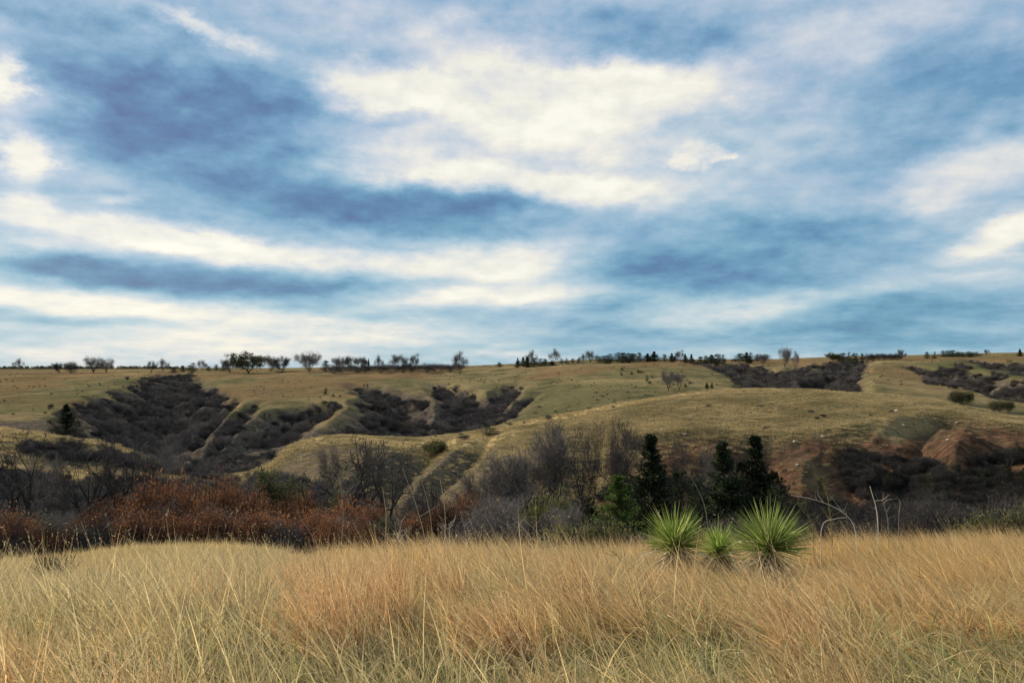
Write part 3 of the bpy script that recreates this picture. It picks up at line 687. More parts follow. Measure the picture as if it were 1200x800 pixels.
for i, px in enumerate((988, 995, 1002, 1008)):
    plant(CEDFAT, C_, 'tree', 'dark round cedar right of the bright green bush', px, r=720, top=(411.5, 411, 412, 412.5)[i], w=10, group='round cedars on the right skyline')
for i, px in enumerate(range(1016, 1052, 7)):
    plant(BRUSH, S_, 'shrub', 'dark flat topped shrub in the right skyline hedge', px, r=730, top=413.5, w=12, group='right skyline hedge')
plant(FARS, B, 'tree', 'pale bare tree at the right end of the skyline hedge', 1056, r=740, top=408.5, w=11)
plant(CEDFAT, C_, 'tree', 'left one of two small dark cedars on the right skyline', 1086, r=760, top=411.5, w=10)
plant(CEDFAT, C_, 'tree', 'right one of two small dark cedars on the right skyline', 1095, r=760, top=411.5, w=9)
for i, px in enumerate(range(1104, 1148, 6)):
    plant(CEDFAT, C_, 'tree', 'dark cedar in the low flat grove on the far right skyline', px, r=820, top=409.5 + .25 * i, w=10, group='low flat cedar grove')
plant(FARS, B, 'tree', 'bare tree at the end of the far right cedar grove', 1156, r=830, top=409, w=9)
plant(CEDAR, C_, 'tree', 'single dark cedar cut by the right edge of the skyline', 1195, r=800, top=408, w=8)

# ---- hillside trees and bushes
plant(FARS, B, 'tree', 'left tree of the bare pair on the hill brow', 783, base=458, top=432, w=20, rmin=200)
plant(FARS, B, 'tree', 'right, wider tree of the bare pair on the hill brow', 796, base=457, top=436, w=26, rmin=200, var=2)
for i, (px, b, t_) in enumerate([(728, 440, 436), (729, 434, 430), (740, 439, 435), (748, 437, 433), (752, 437, 434), (758, 447, 439), (764, 443, 440), (761, 450, 446), (803, 454, 449), (808, 450, 446)]):
    plant(CEDFAT, S_, 'shrub', 'small black cedar bush dotted on the slope beside the bare pair of trees', px, base=b, top=t_, w=6, rmin=330, group='small black bushes on the centre slope')
plant(CEDAR, C_, 'tree', 'left of two tiny upright cedars on the brow right of the bare pair', 828, base=455, top=447, w=6, rmin=240)
plant(CEDAR, C_, 'tree', 'right of two tiny upright cedars on the brow right of the bare pair', 834, base=455, top=447, w=5, rmin=240)
plant(CEDFAT, C_, 'tree', 'small round black cedar alone on the left plateau', 382, base=462, top=454, w=8, rmin=330)
plant(CEDFAT, S_, 'shrub', 'tiny black shrub right of the lone plateau cedar', 391, base=465, top=461, w=6, rmin=330)
plant(CEDFAT, S_, 'shrub', 'tiny black shrub farther right of the lone plateau cedar', 399, base=465, top=462, w=5, rmin=330)
plant(CEDFAT, S_, 'shrub', 'wide dark juniper on the pale golden ridge', 573, base=510, top=496, w=30, rmin=190)
plant(BRUSH, S_, 'shrub', 'low reddish shrub left of the wide dark juniper', 544, base=515, top=509, w=18, rmin=190)
plant(BRUSH, S_, 'shrub', 'small brown shrub on the golden ridge line at centre', 642, base=492, top=485, w=9, rmin=200)
plant(OLIVES, S_, 'shrub', 'greenish brown shrub perched on the slope below the juniper ridge', 512, base=536, top=515, w=30, rmin=100)
plant(CEDAR, C_, 'tree', 'black cone shaped cedar at the left end of the valley brush', 79, base=512, top=471, w=44, rmin=230, var=2)
plant(BRUSH, S_, 'shrub', 'brown shrub on the brow of the right spur', 868, base=472, top=462, w=16, rmin=280)
for i, px in enumerate((1118, 1124, 1133)):
    plant(OLIVES, S_, 'shrub', 'brown tangled shrub behind the crest of the eroded hill', px, base=474, top=458, w=14, rmin=270, group='brown shrubs behind the right crest')
for i, px in enumerate((1163, 1170, 1180)):
    plant(OLIVES, S_, 'shrub', 'brown low shrub near the right end of the hill crest', px, base=483, top=469, w=12, rmin=270, group='low shrubs at the right crest end')

# ---- ravine trees
rv = dict(rmin=60)
plant(TREE, B, 'tree', 'dark forked bare tree nearest the left edge of the ravine', 24, r=92, top=496, w=110, var=0)
plant(TREE, B, 'tree', 'dark bare tree at left with a thick leaning trunk', 104, r=96, top=503, w=104, var=1)
plant(TREE, B, 'tree', 'tangled bare tree right of the leaning trunk at left', 142, r=100, top=492, w=96, var=2)
plant(SLIM, B, 'tree', 'thin grey tree in front of the left valley brush', 205, r=135, top=512, w=50)
plant(SLIM, B, 'tree', 'thin pale tree where the rust shrubs begin', 60, r=105, top=530, w=50)
plant(BUD, L_, 'tree', 'yellow green budding tree left of the big spreading tree', 322, r=104, top=548, w=54)
plant(BUD, L_, 'tree', 'small budding tree among grey stems left of centre', 352, r=100, top=560, w=44)
plant(TREE, B, 'tree', 'big spreading dark tree with many limbs left of centre', 412, r=96, top=500, w=150, var=3)
plant(TREE, B, 'tree', 'leaning dark tree beside the big spreading one', 456, r=93, top=508, w=110, var=1)
plant(SLIM, B, 'tree', 'slim grey tree right of the leaning dark tree', 388, r=102, top=514, w=60)
plant(TREEL, B, 'tree', 'bare tree with wide open limbs at centre right', 622, r=90, top=508, w=104, var=2)
plant(TREEL, B, 'tree', 'bare tree with upright limbs right of the open limbed one', 657, r=94, top=487, w=104, var=0)
plant(SLIM, B, 'tree', 'tall grey tree with fine upright twigs left of the dark conifer', 700, r=92, top=482, w=76, var=1)
plant(TREEL, B, 'tree', 'tall bare tree directly behind the green conifer', 728, r=96, top=486, w=70, var=1)
plant(SLIM, B, 'tree', 'grey twiggy tree in the gap between the dark conifers', 802, r=98, top=512, w=66, var=2)
plant(SLIM, B, 'tree', 'low grey bare tree at the right of the gap between conifers', 826, r=100, top=522, w=50, var=0)
plant(CEDAR, C_, 'tree', 'tallest near black conifer at centre right', 762, r=82, top=499, w=128, var=1)
plant(CEDG, C_, 'tree', 'bright green conifer left of the tallest dark one', 724, r=76, top=548, w=96)
plant(CEDAR, C_, 'tree', 'black narrow conifer behind the right yucca', 846, r=84, top=507, w=116, var=2)
plant(CEDAR, C_, 'tree', 'black broad conifer at the right of the conifer pair', 884, r=86, top=501, w=122, var=1)
for i, (px, tp) in enumerate([(795, 545), (815, 560), (690, 575), (905, 560), (640, 590), (670, 590), (862, 532), (742, 548), (815, 556), (905, 545)]):
    plant(CEDFAT, S_, 'shrub', 'dark evergreen undergrowth at the foot of the conifers', px, r=86 if tp < 558 else 78, top=tp, w=70 if tp < 558 else 46, group='evergreen undergrowth')
plant(OLIVES, S_, 'shrub', 'rusty brown shrub left of the bright green conifer', 628, r=72, top=588, w=44)
plant(OLIVES, S_, 'shrub', 'yellowish shrub in front of the bare centre trees', 655, r=70, top=578, w=40)
for px, tp, w_, k_, lab in [(190, 522, 70, TREE, 'dark bare tree above the first tall rust shrubs'), (250, 540, 60, TREE, 'low dark bare tree over the middle of the rust shrubs'), (286, 552, 50, SLIM, 'small grey tree left of the yellow green budding tree'),
      (505, 545, 60, TREE, 'low dark tree behind the dead sapling'), (556, 545, 66, TREEL, 'rounded grey brown tree left of the wide open limbed one'), (588, 528, 70, TREEL, 'grey bare tree touching the wide open limbed one'),
      (685, 500, 66, TREE, 'dark limbed tree behind the tall upright grey one'), (782, 535, 56, TREE, 'dark bare tree squeezed between the tallest conifer and the pair'), (925, 570, 60, TREE, 'dark low tree right of the broad conifer'),
      (1000, 585, 64, TREE, 'dark low tree under the red bank, left one'), (1066, 580, 76, TREE, 'dark wide low tree under the middle of the red bank'), (1128, 575, 80, TREE, 'dark spreading low tree under the right bank'), (1188, 568, 84, TREE, 'dark low tree at the right edge of the ravine')]:
    plant(k_, B, 'tree', lab, px, r=random.uniform(86, 102), top=tp, w=w_)
for i, (px, b, h_) in enumerate([(985, 545, 2.6), (1000, 560, 3), (1012, 540, 2.4), (1040, 575, 3.2), (1065, 560, 2.4), (1085, 580, 3), (1120, 565, 3), (1140, 545, 2.6), (1150, 575, 3.4), (1165, 550, 3), (1178, 565, 3.2), (1192, 540, 2.8), (1198, 572, 3.2), (960, 575, 2.6), (1105, 590, 3)]):
    plant(CEDFAT, S_, 'shrub', 'black evergreen shrub in the shaded hollows of the red bank', px, base=b, H=h_, w=None, rmin=100, group='black shrubs on the red bank')
# rust coloured shrubs along the near edge of the ravine
rs = [(10, 602, 46), (34, 612, 40), (70, 600, 44), (128, 590, 46), (112, 603, 40), (155, 582, 50), (176, 568, 52), (204, 562, 52), (232, 572, 50), (256, 566, 48), (281, 574, 46),
      (304, 580, 40), (330, 588, 40), (357, 578, 46), (384, 576, 46), (408, 586, 40), (372, 597, 40), (436, 590, 40), (240, 598, 46), (196, 596, 44)]
rs += [(20, 618, 50), (55, 616, 46), (88, 610, 46), (143, 606, 50), (170, 598, 50), (215, 588, 50), (262, 592, 50), (290, 600, 50), (318, 604, 46), (345, 604, 50), (395, 606, 50), (425, 608, 46), (455, 606, 40)]
for i, (px, tp, w_) in enumerate(rs):
    lab = ('rust red sumac shrub at the left edge below the forked tree' if px < 90 else
           'bright rust orange shrub of the tall middle bank' if px < 300 else 'dull red sumac shrub below the big spreading tree')
    plant(RUSTS if i % 6 != 2 else BUD, S_, 'shrub', lab if i % 6 != 2 else 'grey olive shrub in the band of rust coloured shrubs', px, r=(56 if tp > 592 else 72) + (i % 3) * 3, top=tp, w=w_ * 1.25, group='rust coloured shrubs, ' + ('left' if px < 90 else 'middle' if px < 300 else 'right'))
rs2 = [(480, 604, 34), (520, 590, 46), (548, 578, 50), (575, 585, 46), (600, 600, 40), (505, 606, 36), (555, 600, 40)]
for px, tp, w_ in rs2:
    plant(RUSTS if px < 590 else BRUSH, S_, 'shrub', 'dark maroon brown shrub in the hollow at centre', px, r=64, top=tp, w=w_, group='maroon shrubs at centre')
for i, (px, tp) in enumerate([(1140, 606), (1160, 602), (1180, 602), (1198, 600), (660, 612), (690, 612), (715, 614)]):
    right = px > 1000
    plant(OLIVES, S_, 'shrub', 'low green shrub behind the grass at the right edge' if right else 'low green shrub behind the grass at centre', px, r=44, top=tp, w=40,
          group='green shrubs, right edge' if right else 'green shrubs, centre')

# ------------------------------------------------------------------ scattered growth nobody could count (geometry nodes)
def proto_coll(name, meshes):
    c = bpy.data.collections.new(name)
    for i, me in enumerate(meshes):
        o = bpy.data.objects.new('%s_%02d' % (name, i), me); c.objects.link(o)
    return c
def scatter(name, pts, rot, scl, idx, coll, label=None):
    me = bpy.data.meshes.new(name); me.vertices.add(len(pts)); me.vertices.foreach_set('co', np.asarray(pts, np.float32).ravel())
    a = me.attributes.new('rot', 'FLOAT_VECTOR', 'POINT'); a.data.foreach_set('vector', np.asarray(rot, np.float32).ravel())
    a = me.attributes.new('scl', 'FLOAT_VECTOR', 'POINT'); a.data.foreach_set('vector', np.asarray(scl, np.float32).ravel())
    a = me.attributes.new('idx', 'INT', 'POINT'); a.data.foreach_set('value', np.asarray(idx, np.int32))
    o = obj(name, me); o['kind'] = 'stuff'
    if label: o['label'] = label; o['category'] = 'plants'
    ng = bpy.data.node_groups.new(name, 'GeometryNodeTree')
    ng.interface.new_socket('Geometry', in_out='INPUT', socket_type='NodeSocketGeometry'); ng.interface.new_socket('Geometry', in_out='OUTPUT', socket_type='NodeSocketGeometry')
    n = ng.nodes; gi = n.new('NodeGroupInput'); go = n.new('NodeGroupOutput'); ip = n.new('GeometryNodeInstanceOnPoints'); ci = n.new('GeometryNodeCollectionInfo')
    ci.inputs['Collection'].default_value = coll; ci.inputs['Separate Children'].default_value = True; ci.inputs['Reset Children'].default_value = True
    def na(nm, ty):
        q = n.new('GeometryNodeInputNamedAttribute'); q.data_type = ty; q.inputs['Name'].default_value = nm; return q.outputs['Attribute']
    e2r = n.new('FunctionNodeEulerToRotation'); ng.links.new(na('rot', 'FLOAT_VECTOR'), e2r.inputs[0])
    ng.links.new(gi.outputs[0], ip.inputs['Points']); ng.links.new(ci.outputs[0], ip.inputs['Instance']); ip.inputs['Pick Instance'].default_value = True
    ng.links.new(na('idx', 'INT'), ip.inputs['Instance Index']); ng.links.new(e2r.outputs[0], ip.inputs['Rotation']); ng.links.new(na('scl', 'FLOAT_VECTOR'), ip.inputs['Scale'])
    ng.links.new(ip.outputs[0], go.inputs[0])
    md = o.modifiers.new('scatter', 'NODES'); md.node_group = ng
    return o
def rand_polar(n, pxa, pxb, r0, r1, pw=1.0):
    a0, a1 = math.atan((pxa - 600) / F), math.atan((pxb - 600) / F)
    t = rng.uniform(a0, a1, n); u = rng.uniform(0, 1, n); r = np.sqrt(r0 ** 2 + u * (r1 ** 2 - r0 ** 2)) if pw == 1 else r0 + (r1 - r0) * u ** pw
    return r * np.sin(t), r * np.cos(t), r
def in_poly(px, py, poly):
    c = np.zeros(len(px), bool); n = len(poly); j = n - 1
    for i in range(n):
        xi, yi = poly[i]; xj, yj = poly[j]
        c ^= ((yi > py) != (yj > py)) & (px < (xj - xi) * (py - yi) / (yj - yi + 1e-9) + xi); j = i
    return c

# brush filling the gullies and the valley
def joined(p):
    V, Fc, o = [], [], 0
    for _, me in p['parts']:
        v = np.zeros(len(me.vertices) * 3, np.float32); me.vertices.foreach_get('co', v); v = v.reshape(-1, 3)
        f = np.zeros(len(me.loops), np.int32); me.loops.foreach_get('vertex_index', f); V.append(v); Fc.append(f.reshape(-1, 4) + o); o += len(v)
    return np.vstack(V), np.vstack(Fc)
bm_ = [newmesh('brush', *joined(p), M_BRUSH) for p in BRUSH] + [newmesh('brush', *joined(p), M_TWIG) for p in SLIM[:2]]
for me in bm_[5:]: me.transform(Matrix.Diagonal((.42, .42, .42, 1)))
oc_ = [p['parts'][1][1] for p in CEDFAT[:1]]
C_BRUSH = proto_coll('brush_kinds', bm_)
M_SHADEB = bark_mat('dark_brush', (.024, .021, .018), (.062, .052, .044)); bd_ = []  # darker copy of the brush, shade of bank and ravine in its colour
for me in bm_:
    d_ = me.copy(); d_.materials[0] = M_SHADEB; bd_.append(d_)
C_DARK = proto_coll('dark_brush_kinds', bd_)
def brush(name, n, pxa, pxb, r0, r1, polys, hmin, hmax, label, need_gully=0.0, seed=0, thr=-.3, relief=None, gap=False, coll=None):
    x, y, r = rand_polar(n, pxa, pxb, r0, r1); z, g, bank, p_, r_ = height(x, y, True)
    qx, qy = project(x, y, z); keep = np.zeros(len(x), bool)
    jx = 26 * fbm(x, y, 24, 3, 61); jy = 9 * fbm(x, y, 24, 3, 62)
    for poly in polys: keep |= in_poly(qx + jx, qy + jy, poly)
    keep |= (g > need_gully * rng.uniform(.45, 1.6, len(x))) if need_gully > 0 else False; sz = np.clip(.55 + g / 14, .5, 1.15) if need_gully > 0 and r0 > 200 else np.ones(len(x))
    keep &= fbm(x, y, 14, 3, 5 + seed) > thr
    if gap: keep &= ~((r > 154) & (r < 176) & (p_ < 290)); keep &= ~((r > 190) & (r < 216))
    if relief is not None:
        q = 9.0; keep &= (z - .25 * (height(x + q, y) + height(x - q, y) + height(x, y + q) + height(x, y - q))) < relief
    x, y, z = x[keep], y[keep], z[keep]; m = len(x); s = rng.uniform(hmin, hmax, m) / 3.0 * sz[keep]
    rot = np.stack([np.zeros(m), np.zeros(m), rng.uniform(0, 6.28, m)], -1); w = s * rng.uniform(.9, 1.5, m)
    scatter(name, np.stack([x, y, z - .1], -1), rot, np.stack([w, w, s], -1), rng.integers(0, len(bm_), m), coll or C_BRUSH, label)
    return m
nb = 0
nb += brush('gully_brush', 26000, 40, 640, 235, 860, [[(60,480),(120,470),(170,445),(215,440),(250,470),(240,500),(300,500),(340,482),(395,478),(420,490),(500,480),(590,470),(600,492),(500,510),(420,515),(340,520),(300,560),(200,565),(120,545),(60,510)]],
            2.0, 4.6, 'dark leafless brush filling the left valley and its gullies', 5.0, 1, -.32, .35)
nb += brush('gully_brush', 9000, 800, 1010, 350, 860, [[(850,428),(900,435),(930,440),(995,425),(1000,440),(960,462),(880,458),(860,445)]], 2.2, 4.4, 'dark brush in the gully behind the crest right of centre', 5.0, 2)
nb += brush('gully_brush', 9000, 1050, 1350, 380, 860, [[(1085,436),(1120,430),(1160,440),(1210,462),(1210,478),(1130,462),(1080,450)]], 2.2, 4.2, 'dark brush in the gullies at the far right', 4.0, 3)
nb += brush('valley_brush', 7500, -200, 440, 105, 250, [[(-200,505),(60,520),(140,530),(240,562),(330,575),(420,575),(420,610),(-200,640)], [(300,560),(350,565),(430,585),(430,610),(300,610)]], 0.8, 2.2, 'grey leafless scrub covering the near side of the left valley', 0, 4, -.22, None, True)
nb += brush('ravine_brush', 1900, -300, 850, 56, 100, [[(-400,440),(1700,440),(1700,1200),(-400,1200)]], 1.6, 4.0, 'tangled leafless brush filling the ravine below the meadow', 0, 5, -.2)
nb += brush('ravine_brush', 1700, 850, 1500, 56, 104, [[(-400,440),(1700,440),(1700,1200),(-400,1200)]], 1.6, 3.8, 'near black brush in the ravine under the red bank', 0, 7, -.2, None, False, C_DARK)
nb += brush('bank_brush', 9000, 470, 1500, 104, 168, [[(560,585),(640,570),(760,570),(900,575),(930,600),(560,640)], [(975,535),(1010,525),(1050,560),(1030,575),(1060,600),(960,620),(990,575)],
   [(1040,520),(1110,560),(1100,600),(1030,600)], [(1130,540),(1240,525),(1320,530),(1320,640),(900,640),(940,590),(1120,585)]], 0.7, 2.0, 'dark scrub patches on the washed out bank', 0, 6, -.12, None, False, C_DARK)
x, y, r = rand_polar(2600, -200, 1400, 150, 850); z, g_, bank_, p_, r_ = height(x, y, True); kp = (g_ < 3) & (bank_ < .5) & (fbm(x, y, 45, 3, 88) > .12) & ((r_ > 200) | (p_ > 450)); x, y, z = x[kp], y[kp], z[kp]; m = len(x); sc = rng.uniform(.10, .30, m)
scatter('hill_scrub', np.stack([x, y, z], -1), np.stack([x * 0, x * 0, rng.uniform(0, 6, m)], -1), np.stack([sc * 1.5, sc * 1.5, sc], -1), rng.integers(0, 5, m), C_BRUSH, 'tiny dark scrub dotted over the grassy hills')
dw = proto_coll('wood_kinds', [p['parts'][1][1] for p in CEDFAT])
m = 520; t = rng.uniform(math.atan((-300 - 600) / F), math.atan((215 - 600) / F), m); r = rng.uniform(1900, 2150, m); x, y = r * np.sin(t), r * np.cos(t); sc = rng.uniform(.7, 1.3, m)
scatter('distant_woods', np.stack([x, y, height(x, y) - 1.5], -1), np.stack([x * 0, x * 0, rng.uniform(0, 6, m)], -1), np.stack([sc * 1.6, sc * 1.6, sc], -1), rng.integers(0, 2, m), dw, 'thin dark line of woods on the far left horizon')
print('brush instances', nb)

# hill grass: short tufts over the middle distance
hm = []
for i in range(6):
    v, f, at = blades(46, 500 + i, .42, .035, .22, .25, .8, 2); hm.append(newmesh('hill_tuft', v, f, M_HILL, at))
C_HILL = proto_coll('hill_tufts', hm)
x, y, r = rand_polar(85000, -250, 1450, 60, 300, 1.0); z, g, bank, p_, r_ = height(x, y, True)
sc_ = sstep(70, 110, r_) * (1 - sstep(165, 205, r_ + 12 * fbm(x, y, 25, 3, 15))) * (1 - sstep(520, 700, p_)) * (1 - ((r_ > 155) & (r_ < 172) & (p_ < 285)))
sc_ = np.maximum(sc_, (r_ > 206) & (p_ < 330)); kp = (rng.uniform(0, 1, len(x)) > np.maximum(np.maximum(bank, sc_) * .9, np.clip(gold_f(p_, r_), 0, 1) * .75)) & (g < np.where((r_ < 188) & (p_ > 760), 1.8, 9)); x, y, z = x[kp], y[kp], z[kp]; m = len(x)
s = rng.uniform(.6, 1.7, m) * (1 + .5 * fbm(x, y, 20, 2, 6))
scatter('hill_grass', np.stack([x, y, z], -1), np.stack([np.zeros(m), np.zeros(m), rng.uniform(-1, 1, m)], -1), np.stack([s * 1.4, s * 1.4, s * .8], -1), rng.integers(0, 6, m), C_HILL, 'short dry grass covering the middle hills')

# foreground grass
tall, pale, shrt, grn, stm, rusty = [], [], [], [], [], []
for i in range(3):
    v, f, at = blades(55, 590 + i, .78, .0065, .05, .28 + .1 * i, .55, 5, seed_head=.3); rusty.append(newmesh('bluestem', v, f, M_RBLADE, at))
for i in range(6):
    v, f, at = blades(50, 600 + i, .74, .0086, .055, .62 + .28 * (i % 3), .8, 5, seed_head=.05); tall.append(newmesh('bluestem', v, f, M_TALL, at))
for i in range(4):
    v, f, at = blades(36, 620 + i, .70, .0085, .09, .7, 1.5, 6); pale.append(newmesh('pale_tuft', v, f, M_PALE, at))
for i in range(4):
    v, f, at = blades(80, 640 + i, .30, .007, .11, .22, 1.0, 4); shrt.append(newmesh('short_tuft', v, f, M_SHORT, at))
for i in range(4):
    v, f, at = blades(46, 660 + i, .5, .0085, .10, .6, 2.0, 6); grn.append(newmesh('green_tuft', v, f, M_GREEN, at))
for i in range(4):
    v, f, at = blades(9, 680 + i, 1.05, .0050, .06, .35, .45, 7, seed_head=.6); stm.append(newmesh('seed_stem', v, f, M_PALE, at))
def coll_scatter(name, meshes, x, y, s, label, rotw=.7, tilt=.12, zs=None):
    for (ypx, yr) in ((789, 9.6), (842, 9.8), (899, 9.2)):
        yx, yy = pr(ypx, yr); d = np.hypot(x - yx, y - yy); fr = (np.hypot((x - yx) / .55, (y - yy + .7) / .9) < 1)
        kq = (d > .20) & ~(fr & (rng.uniform(0, 1, len(x)) < .05)); x, y, s, fr = x[kq], y[kq], s[kq], fr[kq]
        s = np.where(fr, s * 1.0, s)
    zs = None
    z = height(x, y); m = len(x); lean_ = -.50 * sstep(330, 950, 600 + F * x / np.maximum(y, .3)) * (1 - sstep(10, 14, np.hypot(x, y))) * (y > 0); rot = np.stack([rng.normal(0, tilt, m), rng.normal(0, tilt, m) + lean_, rng.normal(0, rotw, m)], -1)
    if zs is None: zs = s
    scatter(name, np.stack([x, y, z], -1), rot, np.stack([s, s, zs], -1), rng.integers(0, len(meshes), m), proto_coll(name + '_kinds', meshes), label)
def field(n, pxa, pxb, r0, r1): return rand_polar(n, pxa, pxb, r0, r1)
# tall reddish bluestem
x, y, r = field(14000, -250, 1450, 1.6, 20); px = 600 + F * x / y; pn = fbm(x, y, 2.6, 3, 21)
left = 1 - sstep(300, 470, px + 60 * fbm(x, y, 3, 2, 2)); keep = rng.uniform(0, 1, len(x)) < (1 - left * sstep(5.0, 8.0, r) * .97) * np.where(pn > -.3, 1, .45)
keep &= rng.uniform(0, 1, len(x)) < np.clip(.26 + (r - 2.5) / 5.5, .26, 1)
x, y, r, px, pn = (a[keep] for a in (x, y, r, px, pn)); cl = fbm(x, y, .9, 2, 23); s = (rng.uniform(.72, 1.05, len(x)) + .2 * pn + .45 * cl) * np.clip(.72 + r * .03, .75, 1.0); kk_ = rng.uniform(0, 1, len(x)) <   .72 + 1.5 * cl; x, y, s = x[kk_], y[kk_], s[kk_]
coll_scatter('bluestem_grass', tall, x, y, np.clip(s, .35, 1.15) * (1 - .35 * (1 - sstep(300, 450, 600 + F * x / y)) * sstep(3.5, 6, np.hypot(x, y))), 'tall straw and rust coloured bluestem grass leaning in the wind across the meadow')
n = 62; cx, cy, cr = field(n, -150, 1350, 3.2, 11.5); kq = (600 + F * cx / cy > 330) | (cr < 5); cx, cy = cx[kq], cy[kq]; cx = np.append(cx, [pr(p_, d_)[0] for p_, d_ in ((425, 5), (400, 5.6), (455, 6), (250, 6.5), (600, 5), (940, 6), (1050, 8), (700, 7))]); cy = np.append(cy, [pr(p_, d_)[1] for p_, d_ in ((425, 5), (400, 5.6), (455, 6), (250, 6.5), (600, 5), (940, 6), (1050, 8), (700, 7))])
x = np.repeat(cx, 9) + rng.normal(0, .09, len(cx) * 9); y = np.repeat(cy, 9) + rng.normal(0, .09, len(cx) * 9)
coll_scatter('bluestem_clumps', rusty, x, y, rng.uniform(.68, 1.0, len(x)) * np.clip(1.15 - np.hypot(x, y) * .03, .7, 1), 'dense rust coloured bluestem clumps standing in the meadow', .4)
# pale arching tufts
x, y, r = field(5200, -250, 1450, 1.4, 15); px = 600 + F * x / y; pn = fbm(x, y, 2.0, 3, 31); keep = (pn > -.05) | (r < 4.5); x, y, r, px = (a[keep] for a in (x, y, r, px))
coll_scatter('pale_grass', pale, x, y, rng.uniform(.65, 1.1, len(x)), 'pale arching grass blades mixed into the meadow')
# green blades near the camera
x, y, r = field(4200, -250, 1450, 1.3, 7.5); px = 600 + F * x / y; keep = rng.uniform(0, 1, len(x)) < np.clip(1.25 - (r - 2.5) / 3.6, .08, 1); x, y = x[keep], y[keep]
coll_scatter('green_grass', grn, x, y, rng.uniform(.55, 1.1, len(x)), 'greenish grass blades low in the foreground', 1.4)
# short grass on the left rise
x, y, r = field(30000, -400, 620, 5, 33); px = 600 + F * x / y; left = 1 - sstep(300, 560, px + 60 * fbm(x, y, 3, 2, 2)); keep = rng.uniform(0, 1, len(x)) < left * np.clip(1.2 - fbm(x, y, 3, 3, 3) * .3, 0, 1)
x, y, r = x[keep], y[keep], r[keep]; s = rng.uniform(.6, 1.35, len(x)) * (1 + .8 * fbm(x, y, 3.0, 3, 41))
coll_scatter('short_grass', shrt, x, y, np.clip(s, .3, 2), 'shorter dry grass on the left rise of the meadow')
# seed stems standing above the rest
x, y, r = field(260, -250, 1450, 2.2, 14); coll_scatter('seed_stems', stm, x, y, rng.uniform(.65, 1.0, len(x)), 'thin pale seed stems standing above the meadow grass', .5)
# grass round the sides and back of the viewpoint and over the far edge of the meadow
t = rng.uniform(R(50), R(310), 900); r = np.sqrt(rng.uniform(1.2 ** 2, 9 ** 2, 900)); coll_scatter('meadow_grass', tall[:3] + grn[:2], r * np.sin(t), r * np.cos(t), rng.uniform(.7, 1, 900), 'meadow grass round the viewpoint')
x, y, r = field(9000, -300, 1500, 20, 50); coll_scatter('slope_grass', shrt, x, y, rng.uniform(.8, 1.5, len(x)), 'dry grass on the slope dropping from the meadow to the ravine')

# ------------------------------------------------------------------ yuccas
def leaf_mesh(name, L_, w, droop, m, seed):
    g = np.random.default_rng(seed); segs = 5; V = []; T = []
    for s in range(segs + 1):
        t = s / segs; x = L_ * t; z = -droop * L_ * t * t; ww = w * (.5 + 1.2 * t * (1 - t) * 1.6) * (1 - t ** 4) * .5 + .0004
        V += [(x, -ww, z + ww * .5), (x, 0, z), (x, ww, z + ww * .5)]; T += [t] * 3
    Fc = []
    for s in range(segs): b = 3 * s; Fc += [(b, b + 1, b + 4, b + 3), (b + 1, b + 2, b + 5, b + 4)]
    rn = np.full(len(V), g.uniform(0, 1)); return newmesh(name, V, Fc, m, dict(t=T, rnd=rn), True)
YL = [leaf_mesh('leaf', .5, .0095, d, M_YUCCA, 10 + i) for i, d in enumerate((-.02, .0, .05, .02, .1, .0, .06, .03))]
DL = [leaf_mesh('dead_leaf', .5, .019, d, M_DEAD, 30 + i) for i, d in enumerate((.35, .6, .2, .8))]
